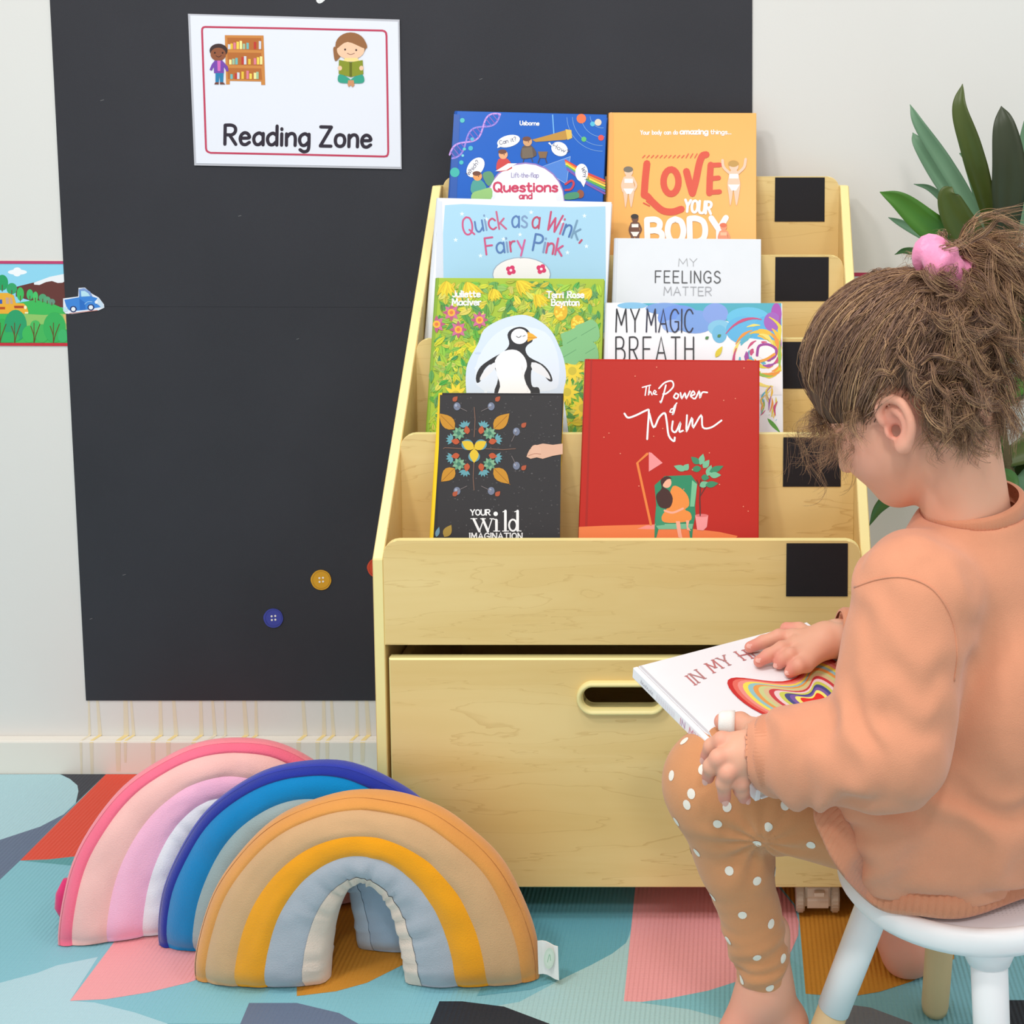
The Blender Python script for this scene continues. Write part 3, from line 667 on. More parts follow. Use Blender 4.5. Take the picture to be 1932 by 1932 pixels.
for i, c in enumerate(((220, 60, 50), (240, 150, 40), (246, 220, 70), (90, 180, 80), (70, 110, 200), (130, 80, 170))):
    a.stroke(UP(770+2*i, 330+9*i, 880, 395+11*i, 968, 432+13*i), 3.6, c)
a.poly(UP(600, 225, 690, 200, 780, 174, 800, 190, 798, 215, 770, 225, 620, 236), (190, 140, 50)); a.poly(UP(770, 172, 800, 176, 804, 216, 780, 226), (226, 186, 80))
for x, y, rx, ry, rot, tx in ((482, 232, 22, 11, -14, 'Can it?'), (740, 272, 16, 13, 25, 'How?'), (315, 365, 21, 14, -52, 'Which?'), (852, 392, 12, 17, 0, 'Why?')):
    a.ell(*U(x, y), rx, ry, WHT, rot)
    q = math.radians(rot) if rot != 0 else math.radians(72); ln = 16 if rot else 12; X_, Y_ = U(x, y)
    a.text(tx, X_-ln*math.cos(q)-3*math.sin(q)*-1, Y_-ln*math.sin(q)+3, X_+ln*math.cos(q)+3*math.sin(q), Y_+ln*math.sin(q)+3, 7.5, 1.1, (70, 74, 110))
a.poly(UP(430, 248, 425, 268, 450, 258), WHT); a.poly(UP(690, 238, 682, 242, 715, 270), WHT); a.poly(UP(845, 435, 862, 465, 875, 430), WHT)
a.ell(*U(568, 530), 74, 71, (150, 120, 190)); a.ell(*U(568, 532), 72, 69, (236, 240, 250)); a.ell(*U(568, 560), 60, 55, (250, 250, 254))
for x, y, c, sk in ((455, 300, (206, 60, 60), (240, 170, 120)), (578, 235, (90, 70, 60), (214, 160, 110)), (325, 410, (70, 160, 150), (240, 160, 90))):
    a.poly(UP(x-25, y+25, x+20, y+20, x+45, y+70, x-30, y+85), c, 3); a.ell(*U(x, y), 8.5, 8.5, sk); a.ell(*U(x-4, y-14), 8, 4.5, (110, 60, 40)); a.ell(*U(x+5, y+1), 1, 1, (40, 30, 30))
a.poly(UP(550, 268, 600, 262, 608, 315, 552, 320), (110, 96, 80)); a.poly(UP(630, 285, 680, 285, 672, 318, 640, 318), (130, 96, 60)); a.stroke(UP(560, 320, 556, 338), 1.4, (70, 50, 40)); a.stroke(UP(598, 318, 604, 336), 1.4, (70, 50, 40)); a.stroke(UP(640, 318, 632, 342), 1.4, (70, 50, 40)); a.stroke(UP(668, 318, 676, 342), 1.4, (70, 50, 40))
a.poly(UP(415, 385, 480, 345, 525, 345, 470, 380), WHT); a.poly(UP(300, 495, 340, 480, 395, 470, 390, 530, 300, 530), (150, 200, 120), 3); a.poly(UP(350, 400, 390, 385, 410, 420, 380, 460), (90, 150, 110), 3)
a.ell(*U(845, 500), 7, 8, (150, 80, 50)); a.poly(UP(770, 500, 830, 490, 835, 520, 770, 528), (70, 150, 110), 3); a.stroke(UP(770, 450, 800, 432, 812, 448, 798, 475, 770, 480), 4, (200, 50, 70), 4)
a.text('Lift-the-flap', *U(497, 416), *U(634, 416), 8.5, 1.3, (160, 150, 190)); a.text('Questions', *U(408, 487), *U(728, 487), 17, 4, (206, 56, 96)); a.text('and', *U(537, 524), *U(600, 524), 11, 2.6, (206, 56, 96))
a.build('cover_print', e)
# --- love your body
a, e, _, _, _ = book('picture_book', 'orange picture book with red and white brush lettering on the top tier', 3, (1147, 212), (1427, 213), .013, (246, 184, 100), (240, 172, 90))
a.poly(UP(990, 92, 1012, 94, 1014, 700, 984, 700), (240, 172, 88))
a.text('Your body can do', *U(1150, 198), *U(1338, 197), 7.5, 1.6, WHT); a.text('amazing', *U(1350, 196), *U(1490, 196), 9.5, 2.6, WHT); a.text('things...', *U(1505, 196), *U(1608, 196), 8, 1.7, WHT)
RD = (222, 78, 50)
a.stroke(UP(1182, 345, 1174, 420, 1168, 505), 13, RD, 4); a.stroke(UP(1168, 505, 1185, 512, 1210, 540, 1260, 582, 1310, 590, 1356, 576), 13, RD, 4); a.stroke(UP(1165, 545, 1195, 560), 2.5, RD); a.stroke(UP(1180, 536, 1212, 560), 2.5, RD)
a.stroke([U(1304+38*math.cos(q), 437+62*math.sin(q)) for q in np.linspace(0, 2*math.pi, 22)[:-1]], 12, RD, closed=True)
a.stroke(UP(1382, 385, 1396, 440, 1412, 497), 13, RD, 3); a.stroke(UP(1412, 497, 1430, 430, 1446, 350, 1462, 308, 1482, 300), 13, RD, 4)
a.stroke(UP(1505, 352, 1500, 425, 1498, 495), 12, RD); a.stroke(UP(1505, 354, 1550, 352), 9, RD); a.stroke(UP(1502, 422, 1545, 418), 9, RD); a.stroke(UP(1498, 492, 1550, 488), 9, RD)
for x in range(1160, 1440, 22): a.stroke(UP(x, 316, x+12, 304-(x > 1370)*8), 1.8, (226, 96, 60))
a.text('YOUR', *U(1372, 588), *U(1505, 600), 22, 5, WHT); 
a.text('BODY', *U(1185, 748), *U(1585, 738), 44, 11, WHT, gap=.22)
def fig(x, y, s_, sk, cl, hr_, up=False, cloth=True):
    a.poly(UP(x-14*s_, y-60*s_, x+14*s_, y-60*s_, x+24*s_, y-25*s_, x+28*s_, y+5*s_, x+22*s_, y+50*s_, x+12*s_, y+95*s_, x+4*s_, y+60*s_, x-2*s_, y+20*s_, x-8*s_, y+60*s_, x-16*s_, y+95*s_, x-22*s_, y+50*s_, x-28*s_, y+5*s_, x-24*s_, y-25*s_), sk, 3)
    if up:
        a.stroke(UP(x-20*s_, y-50*s_, x-45*s_, y-75*s_, x-50*s_, y-105*s_), 4.5*s_, sk, 3); a.stroke(UP(x+20*s_, y-50*s_, x+45*s_, y-75*s_, x+52*s_, y-110*s_), 4.5*s_, sk, 3)
    else:
        a.stroke(UP(x-20*s_, y-50*s_, x-32*s_, y-15*s_, x-26*s_, y+15*s_), 4*s_, sk, 3); a.stroke(UP(x+20*s_, y-50*s_, x+36*s_, y-15*s_, x+26*s_, y+10*s_), 4*s_, sk, 3)
    if cloth: a.poly(UP(x-20*s_, y-45*s_, x+20*s_, y-45*s_, x+20*s_, y-25*s_, x-20*s_, y-25*s_), cl); a.poly(UP(x-26*s_, y+2*s_, x+26*s_, y+2*s_, x+10*s_, y+28*s_, x-10*s_, y+28*s_), cl)
    a.ell(*U(x, y-78*s_), 7.5*s_, 8*s_, sk); a.ell(*U(x-2*s_, y-90*s_), 8.5*s_, 5.5*s_, hr_)
fig(1090, 470, 1.05, (236, 200, 170), (250, 246, 240), (120, 110, 96)); fig(1622, 450, 1.15, (240, 200, 172), (250, 246, 240), (196, 150, 70), up=True); fig(1122, 690, .85, (110, 66, 46), (250, 246, 240), (40, 30, 28)); fig(1570, 730, .8, (236, 150, 110), (246, 190, 150), (226, 110, 70))
a.build('cover_print', e)
# --- quick as a wink
a, e, _, _, _ = book('picture_book', 'pale blue picture book with coloured handwritten title and white border', 2, (822, 373), (1154, 381), .012, (238, 240, 246), (226, 230, 238))
a.poly(UP(120, 535, 145, 537, 150, 1100, 112, 1100), (214, 220, 232))
a.poly(UP(160, 556, 250, 550, 500, 560, 800, 566, 972, 562, 976, 1200, 154, 1200, 150, 700), (164, 208, 232))
for x, y in ((246, 600), (596, 592), (866, 610), (214, 732), (876, 764), (340, 812), (780, 796), (370, 628), (752, 640), (456, 728), (540, 705)):
    a.poly([U(x+r*math.cos(q*math.pi/5-.3), y+r*math.sin(q*math.pi/5-.3)) for q in range(10) for r in ((13, 5)[q % 2],)], (226, 244, 252))
qc = [(202, 76, 126), (74, 116, 176), (120, 150, 190), (196, 66, 110), (196, 90, 130), (66, 110, 170), (110, 150, 180), (186, 66, 100), (206, 76, 126), (80, 130, 180), (110, 140, 180), (180, 80, 140), (70, 110, 170)]
a.text('Quick', *U(258, 712), *U(470, 676), 33, 3.4, qc, arc=4); a.text('as', *U(500, 668), *U(575, 668), 34, 3.4, [qc[1], qc[2]]); a.text('a', *U(600, 670), *U(634, 674), 34, 3.4, (186, 66, 100)); a.text('Wink,', *U(668, 676), *U(852, 738), 34, 3.6, qc[3:])
a.text('Fairy', *U(370, 806), *U(570, 782), 31, 3.4, [qc[0], qc[1], qc[2], qc[3], (206, 90, 150)]); a.text('Pink', *U(604, 784), *U(750, 812), 31, 3.6, [qc[1], qc[2], (196, 70, 110), qc[0]])
a.ell(*U(548, 905), 55, 32, (150, 170, 190)); a.ell(*U(548, 908), 53.5, 31.5, (236, 234, 232)); a.stroke(UP(540, 824, 562, 822), 1.5, (150, 160, 180))
for x, y in ((494, 886), (648, 880)):
    for q in range(4): a.ell(*U(x+14*math.cos(q*1.571+.5), y+14*math.sin(q*1.571+.5)), 4.6, 4.6, (214, 40, 100))
    a.ell(*U(x, y), 2.6, 2.6, (246, 226, 236))
a.build('cover_print', e)
# --- my feelings matter
a, e, _, _, _ = book('picture_book', 'plain pale grey book with thin dark capital lettering', 2, (1158, 449), (1436, 451), .008, (226, 230, 236), (216, 220, 228), rough=.35)
a.text('MY', *U(1342, 865), *U(1435, 865), 14.5, 1.3, (168, 170, 174)); a.text('FEELINGS', *U(1225, 948), *U(1552, 950), 22, 2.2, (66, 68, 72), gap=.28); a.text('MATTER', *U(1268, 1012), *U(1508, 1014), 16, 1.3, (160, 162, 168), gap=.18)
a.build('cover_print', e)
# --- bird in the jungle
a, e, _, _, _ = book('picture_book', 'green leafy picture book with a black and white bird on white rock', 1, (820, 524), (1140, 526), .012, (168, 194, 66), (140, 176, 60))
rr = random.Random(3)
GC = [(196, 200, 60), (170, 196, 60), (126, 180, 64), (100, 166, 70), (208, 210, 90), (150, 190, 80), (88, 156, 76), (220, 210, 60)]
def inq(x, y): return 824+ (y-524)*-.066 < x < 1136-(y-524)*.02
for i in range(1500):
    x = rr.uniform(812, 1134); y = rr.uniform(530, 850)
    q = rr.uniform(0, 6.28); l = rr.uniform(12, 30)
    x2, y2 = x+l*math.cos(q), y+l*math.sin(q)
    if not (inq(x, y) and inq(x2, y2) and y2 > 530): continue
    c = GC[rr.randrange(8)]; c = tuple(min(255, max(0, k+rr.randint(-14, 14))) for k in c)
    a.leaf(x, y, x2, y2, l*.2, c); a.stroke([(x, y), (x2, y2)], .7, tuple(int(k*.8) for k in c), newlayer=False, cap=False)
for (x, y, l, q0) in ((842, 530, 40, 60), (880, 532, 46, 40), (930, 545, 30, 50), (975, 530, 40, 20), (1010, 556, 34, 30), (1115, 545, 30, 100)):
    for k in range(5):
        q = math.radians(q0+k*14); x2 = x+l*math.cos(q); y2 = y+l*.8*math.sin(q)
        if inq(x2+4, y2): a.leaf(x, y, x2, y2, 4.6, (240, 214, 50) if k % 2 else (226, 196, 40)); a.stroke([(x, y), (x2, y2)], .6, (190, 160, 40), newlayer=False, cap=False)
for x, y in ((852, 590), (905, 604), (824, 612), (865, 622)):
    for k in range(8): a.leaf(x, y, x+17*math.cos(k*.785), y+17*math.sin(k*.785), 4, (206, 110, 150) if k % 2 else (186, 90, 126)) if inq(x+17*math.cos(k*.785), y) else None
    a.ell(x, y, 7, 7, (240, 180, 60)); a.ell(x, y, 3.5, 3.5, (226, 120, 60))
for x, y in ((1090, 612), (1058, 588)):
    a.ell(x, y, 13, 17, (226, 180, 40))
    for k in range(14): a.ell(x+rr.uniform(-9, 9), y+rr.uniform(-12, 12), 2, 2, (246, 220, 80))
for x, y in ((1080, 700), (1070, 740), (860, 745), (1100, 770), (845, 780)):
    for k in range(10):
        q = k*.628; 
        if inq(x+24*math.cos(q), y): a.leaf(x, y, x+24*math.cos(q), y+24*math.sin(q), 4, (240, 214, 60))
    a.ell(x, y, 8, 8, (206, 190, 60))
for (x, y) in ((1085, 640), (1110, 665), (1075, 668), (1112, 625)): a.poly([(x+30*r*math.cos(q), y+22*r*math.sin(q)) for q, r in [(k*.6, 1-.2*(k % 2)) for k in range(10)] if inq(x+30*r*math.cos(q), y)], (130, 190, 130), 2); a.stroke([(x-15, y+8), (x+12, y-8)], 1, (90, 150, 100))
rock = VP(315, 660, 310, 560, 322, 480, 370, 390, 400, 320, 470, 275, 540, 252, 610, 248, 680, 280, 735, 330, 770, 400, 795, 470, 805, 560, 790, 640, 780, 900, 320, 900)
a.poly(rock, (212, 226, 244), 3); 
for k in range(30): a.ell(*V(rr.uniform(350, 760), rr.uniform(400, 640)), rr.uniform(2, 9), rr.uniform(2, 6), (196, 212, 236) if k % 2 else (230, 238, 250))
a.poly(VP(490, 320, 560, 300, 700, 330, 760, 430, 770, 560, 720, 620, 400, 620, 360, 500, 420, 380), (224, 234, 248), 3)
KB = (44, 44, 48)
a.poly(VP(516, 345, 535, 318, 575, 305, 610, 315, 632, 345, 640, 375, 615, 395, 605, 420, 625, 455, 690, 490, 725, 530, 738, 570, 720, 572, 690, 540, 640, 510, 632, 560, 640, 600, 670, 605, 660, 650, 500, 720, 450, 640, 470, 560, 440, 490, 400, 520, 385, 570, 365, 580, 362, 545, 385, 500, 440, 460, 500, 425, 525, 390), KB, 3)
a.poly(VP(455, 470, 500, 425, 560, 420, 600, 455, 612, 500, 598, 545, 610, 590, 630, 640, 560, 700, 455, 690, 480, 600, 465, 540), (246, 246, 250), 3)
a.ell(*V(575, 352), 16, 14.5, (244, 244, 248)); a.poly(VP(615, 330, 640, 340, 664, 358, 640, 368, 615, 380), (240, 176, 50)); a.stroke(VP(615, 358, 660, 360), 1, (190, 120, 40)); a.stroke(VP(560, 352, 572, 358, 584, 350), 1.3, (60, 60, 64), 3); a.stroke(VP(592, 352, 604, 348), 1.2, (60, 60, 64))
a.poly(VP(380, 570, 392, 535, 430, 495, 458, 480, 455, 510, 420, 545), (232, 234, 240), 2); a.poly(VP(635, 480, 680, 492, 715, 530, 728, 565, 690, 545, 640, 520), (232, 234, 240), 2)
a.text('Juliette', *V(248, 158), *V(382, 158), 11.5, 2.5, WHT, serif=2); a.text('MacIver', *V(245, 198), *V(385, 198), 11.5, 2.5, WHT, serif=2)
a.text('Terri Rose', *V(712, 162), *V(892, 162), 11.5, 2.5, WHT, serif=2); a.text('Baynton', *V(734, 200), *V(868, 200), 11.5, 2.5, WHT, serif=2)
a.build('cover_print', e)
# --- my magic breath
a, e, _, _, _ = book('picture_book', 'white picture book with tall thin black capitals and colourful swirls', 1, (1141, 571), (1476, 572), .011, (244, 246, 250), (236, 238, 244))
TQ = (70, 170, 190)
a.poly(VP(1180, 188, 1864, 188, 1866, 300, 1700, 290, 1480, 260, 1260, 225), TQ, 0)
for x, y, rx, ry, c in ((1290, 215, 36, 11, (120, 160, 220)), (1130, 200, 28, 6, (130, 190, 226)), (1360, 260, 40, 24, (110, 150, 226)), (1440, 280, 38, 22, (120, 160, 224)), (1540, 240, 24, 20, (130, 160, 226)), (1330, 300, 20, 12, (150, 180, 236)), (1560, 310, 22, 15, (130, 196, 226)), (1560, 340, 14, 17, (110, 186, 222)), (1700, 260, 40, 20, (96, 190, 226)), (1680, 320, 34, 26, (90, 180, 226)), (1790, 330, 26, 30, (80, 176, 226)), (1840, 240, 10, 20, (166, 70, 176)), (1820, 280, 16, 18, (160, 90, 186))): a.ell(*V(x, y), rx, ry, c)
a.poly(VP(1620, 420, 1700, 360, 1866, 380, 1866, 640, 1640, 640), (244, 240, 240), 0)
SW = [(240, 190, 50), (236, 150, 50), (160, 70, 160), (226, 206, 60), (90, 180, 200), (200, 70, 120), (150, 190, 70), (240, 220, 110)]
for i in range(60):
    q0 = rr.uniform(0, 6.28); r = 16+62*rr.random(); cx_, cy_2 = V(1775, 430); c = SW[i % 8]
    P = []
    for t in np.linspace(0, rr.uniform(.5, 1.2), 9):
        R_ = r*(1-.25*t); x = cx_+R_*math.cos(q0+t); y = cy_2+R_*1.1*math.sin(q0+t); P.append((min(x, 1471), y))
    a.stroke(P, rr.uniform(5, 10), c, taper=True)
a.ell(*V(1790, 425), 17, 16, (250, 244, 244)); a.stroke(VP(1745, 445, 1755, 400, 1800, 392, 1838, 415, 1832, 450, 1800, 470), 5, (156, 60, 150), 4); a.stroke(VP(1700, 470, 1740, 478, 1790, 465, 1830, 440), 5, (236, 160, 50), 4)
for i in range(22):
    x = rr.uniform(1770, 1850); y = rr.uniform(560, 800); a.stroke([V(x, y), V(x+rr.uniform(-40, 10), y+30), V(x-10, y+70)], rr.uniform(2, 5), SW[i % 8], 4, taper=True)
a.poly(VP(1760, 745, 1800, 740, 1840, 770, 1864, 840, 1864, 900, 1740, 900), (236, 236, 240), 2); a.leaf(*V(1795, 755), *V(1862, 830), 4, (90, 160, 50))
for x, y in ((1490, 365), (1550, 355)): a.leaf(*V(x, y), *V(x+18, y-12), 3, (70, 130, 70))
a.leaf(*V(1540, 455), *V(1575, 400), 5, (226, 206, 50))
a.text('MY', *V(1050, 330), *V(1165, 330), 43, 2.6, (34, 34, 40), gap=.24); a.text('MAGIC', *V(1200, 330), *V(1428, 332), 43, 2.6, (34, 34, 60), gap=.2); a.text('BREATH', *V(1050, 476), *V(1432, 476), 46, 2.6, (34, 34, 40), gap=.3)
a.build('cover_print', e)
# --- your wild imagination
a, e, _, _, _ = book('picture_book', 'black book with a ring of leaves and berries and yellow spine', 0, (826, 741), (1063, 742), .008, (50, 48, 50), (246, 206, 30), front=.012)
a.poly([(830, 745), (1060, 746), (1056, 1060), (824, 1060)], (50, 48, 50))
for k in range(260):
    x = rr.uniform(842, 1056); y = rr.uniform(748, 1010); g_ = rr.randint(60, 96); a.ell(x, y, rr.uniform(.7, 2), rr.uniform(.7, 1.6), (g_, g_-3, g_-2), n=6)
cx_, cy_2 = V(352, 905)
def at_(r, dg): q = math.radians(dg); return (cx_+r*math.cos(q), cy_2+r*math.sin(q))
for dg in (45, 135, 225, 315):
    a.leaf(*at_(52, dg), *at_(94 if dg != 135 else 88, dg), 12, (200, 140, 40)); a.stroke([at_(52, dg), at_(96 if dg == 45 else 88, dg)], 1, (150, 96, 30))
    X_, Y_ = at_(41, dg)
    for k in range(9): q = k*.7; a.leaf(X_, Y_, X_+13*math.cos(q), Y_+13*math.sin(q), 3.4, (96, 150, 120) if k % 2 else (130, 176, 140))
    a.ell(X_, Y_, 4, 4, (70, 120, 100))
    for d2 in (-32, 32):
        X2, Y2 = at_(44, dg+d2*.7)
        for k in range(5): q = math.radians(dg+d2)+(-1+k*.5); a.leaf(X2, Y2, X2+13*math.cos(q), Y2+13*math.sin(q), 2.6, (100, 160, 170))
for dg in (0, 90, 180, 270):
    a.stroke([at_(22, dg), at_(55, dg+2), at_(78 if dg != 180 else 58, dg)], 1.4, (130, 96, 80))
    for d2 in (-24, 24): a.leaf(*at_(30, dg+d2), *at_(46, dg+d2*.8), 5.5, (190, 86, 50)); 
    for d2 in (-22, 22):
        if dg == 180: continue
        X2, Y2 = at_(86, dg+d2); a.ell(X2, Y2, 6.5, 7.5, (116, 124, 146)); a.ell(X2-2, Y2-2, 2.4, 2.8, (160, 168, 188)); a.stroke([(X2, Y2), at_(72, dg+d2*.5)], 1.2, (120, 110, 110))
        X2, Y2 = at_(98, dg+d2*1.1); a.leaf(X2, Y2, X2+9, Y2-9, 4.5, (176, 84, 54))
for q in range(3): a.ell(*at_(15, 150+120*q-60), 11, 10, (96, 150, 166))
for q in range(3): a.leaf(cx_, cy_2, *at_(27, 90+120*q), 8.5, (226, 190, 50))
a.poly(VP(788, 880, 740, 886, 690, 880, 650, 890, 625, 910, 615, 930, 610, 945, 630, 955, 660, 948, 690, 955, 740, 940, 788, 932), (222, 176, 150), 0); a.ell(*V(655, 915), 10, 11, (226, 180, 154)); a.stroke(VP(620, 940, 650, 930, 680, 932), 1.2, (176, 120, 100), 3)
a.leaf(*V(205, 1340), *V(240, 1280), 8, (170, 140, 60)); a.leaf(*V(165, 1340), *V(180, 1290), 4, (110, 150, 170))
a.text('YOUR', *V(335, 1232), *V(430, 1232), 10, 2.2, WHT, serif=1.6)
x0, y0 = V(332, 1312)
def wst(pts, w_): a.stroke([V(*p) for p in pts], w_, WHT)
for p, w_ in ((((350, 1252), (378, 1312)), 4.6), (((378, 1312), (398, 1256)), 2), (((395, 1252), (420, 1312)), 4.6), (((420, 1312), (440, 1252)), 2), (((462, 1258), (462, 1308)), 5), (((506, 1212), (506, 1308)), 5), (((566, 1212), (566, 1308)), 5)): wst(p, w_)
for p in (((336, 1250), (366, 1250)), ((384, 1250), (408, 1250)), ((430, 1250), (450, 1250)), ((448, 1311), (478, 1311)), ((450, 1254), (462, 1252)), ((492, 1311), (522, 1311)), ((494, 1216), (506, 1211)), ((552, 1216), (566, 1211)), ((566, 1308), (584, 1311))): wst(p, 1.6)
a.ell(*V(458, 1226), 4.2, 4.2, WHT); a.stroke([V(543+19*math.cos(q), 1282+28*math.sin(q)) for q in np.linspace(0, 2*math.pi, 20)[:-1]], 3.4, WHT, closed=True)
a.text('IMAGINATION', *V(330, 1350), *V(588, 1350), 11, 2.2, WHT, serif=1.6, gap=.2)
a.build('cover_print', e)
# --- the power of mum
a, e, _, _, _ = book('picture_book', 'red picture book with white script lettering, lamp and green armchair', 0, (1102, 677), (1433, 680), .014, (190, 32, 16), (180, 34, 22), rough=.4, front=.01)
a.poly([(1106, 681), (1430, 683), (1430, 1080), (1090, 1080)], (190, 32, 16))
a.poly(VP(925, 466, 934, 466, 908, 1345, 896, 1345), (172, 32, 20))
a.poly(VP(868, 1290, 1000, 1284, 1240, 1278, 1430, 1300, 1560, 1315, 1650, 1335, 1640, 1346, 1200, 1380, 864, 1420), (240, 130, 70), 0); a.poly(VP(1155, 1300, 1200, 1282, 1260, 1278, 1250, 1302), (244, 150, 140))
def cs_(pts, w_=3): a.stroke([V(*p) for p in pts], w_, WHT, 4)
cs_([(1180, 603), (1220, 592)], 2.4); cs_([(1200, 598), (1194, 642)], 2.4); cs_([(1215, 600), (1210, 642), (1218, 622), (1228, 640)], 2.2); cs_([(1236, 634), (1248, 626), (1240, 618), (1234, 634), (1252, 638)], 2)
cs_([(1296, 592), (1284, 640), (1272, 676), (1268, 672)]); cs_([(1262, 608), (1290, 580), (1325, 572), (1332, 600), (1300, 632), (1282, 636)]); cs_([(1345, 632), (1335, 650), (1350, 658), (1358, 640), (1345, 632)]); cs_([(1368, 630), (1374, 656), (1390, 632), (1396, 656), (1415, 622)]); cs_([(1420, 645), (1438, 636), (1430, 622), (1418, 645), (1440, 658), (1460, 622), (1464, 655), (1475, 628), (1500, 628)])
cs_([(1322, 710), (1316, 724), (1330, 724), (1332, 708), (1322, 710)], 2.4); cs_([(1345, 690), (1338, 720), (1330, 738), (1336, 700), (1350, 680)], 2.4)
cs_([(1092, 732), (1110, 752), (1150, 740), (1200, 716), (1212, 720), (1208, 790), (1204, 858)], 3.6); cs_([(1214, 730), (1236, 800), (1262, 752), (1290, 730), (1300, 770), (1310, 840), (1335, 868), (1340, 850)], 3.6); cs_([(1330, 770), (1326, 812), (1345, 822), (1368, 776), (1362, 820), (1380, 816)], 3.4); cs_([(1400, 740), (1398, 818), (1425, 752), (1430, 800), (1470, 740), (1478, 800), (1520, 800), (1570, 766)], 3.4)
a.stroke(VP(1222, 1278, 1155, 975, 1205, 930), 4.6, (236, 130, 60)); a.poly(VP(1212, 922, 1225, 925, 1280, 975, 1212, 1018), (244, 150, 150))
GA = (46, 140, 100)
a.poly(VP(1240, 1085, 1290, 1040, 1420, 1035, 1450, 1075, 1440, 1190, 1442, 1230, 1430, 1290, 1425, 1346, 1415, 1346, 1410, 1300, 1260, 1300, 1248, 1346, 1240, 1344, 1242, 1250, 1248, 1180), GA, 0); a.poly(VP(1425, 1060, 1450, 1080, 1436, 1190, 1415, 1190), (120, 196, 150)); a.poly(VP(1240, 1275, 1430, 1275, 1425, 1300, 1260, 1302), (120, 190, 150)); a.poly(VP(1248, 1190, 1290, 1185, 1290, 1280, 1245, 1285), (60, 150, 110))
a.poly(VP(1330, 1090, 1370, 1100, 1405, 1140, 1410, 1185, 1390, 1205, 1416, 1220, 1420, 1255, 1370, 1268, 1290, 1268, 1275, 1240, 1300, 1200, 1310, 1150), (240, 146, 66), 3); a.ell(*V(1300, 1072), 9, 10, (246, 180, 150)); a.poly(VP(1270, 1060, 1300, 1040, 1325, 1052, 1300, 1058, 1280, 1090, 1310, 1110, 1330, 1150, 1315, 1195, 1270, 1195, 1250, 1160, 1250, 1130, 1275, 1100), (70, 40, 36), 3)
a.poly(VP(1345, 1262, 1365, 1262, 1372, 1320, 1378, 1345, 1358, 1342, 1350, 1300), (246, 176, 150)); a.poly(VP(1395, 1258, 1412, 1258, 1405, 1290, 1420, 1310, 1400, 1305), (246, 176, 150)); a.stroke(VP(1290, 1210, 1330, 1220, 1380, 1200), 4, (246, 176, 150), 4)
a.poly(VP(1440, 1235, 1505, 1232, 1498, 1290, 1480, 1308, 1450, 1305), (244, 156, 156)); a.ell(*V(1472, 1234), 12.5, 3, (226, 120, 120)); a.stroke(VP(1465, 1235, 1463, 1150, 1468, 1060), 2.2, (90, 50, 44)); a.stroke(VP(1464, 1140, 1500, 1080), 1.6, (90, 50, 44)); a.stroke(VP(1466, 1100, 1448, 1060), 1.6, (90, 50, 44))
for x0, y0, x1, y1, c in ((1465, 985, 1480, 930, 0), (1460, 980, 1420, 945, 1), (1470, 1000, 1420, 1010, 1), (1480, 1000, 1510, 960, 0), (1500, 1040, 1520, 985, 0), (1510, 1020, 1580, 990, 1), (1510, 1035, 1568, 1035, 0), (1462, 1090, 1505, 1070, 0), (1490, 1085, 1555, 1075, 1), (1395, 1010, 1335, 990, 0), (1385, 1012, 1408, 980, 0), (1470, 1045, 1510, 1050, 1)): a.leaf(*V(x0, y0), *V(x1, y1), 6, (120, 190, 150) if c == 0 else (60, 140, 100))
for k in range(20): a.ell(*V(rr.uniform(940, 1740), rr.uniform(500, 1250)), 1.2, 1.2, (240, 140, 110), n=8)
a.build('cover_print', e)
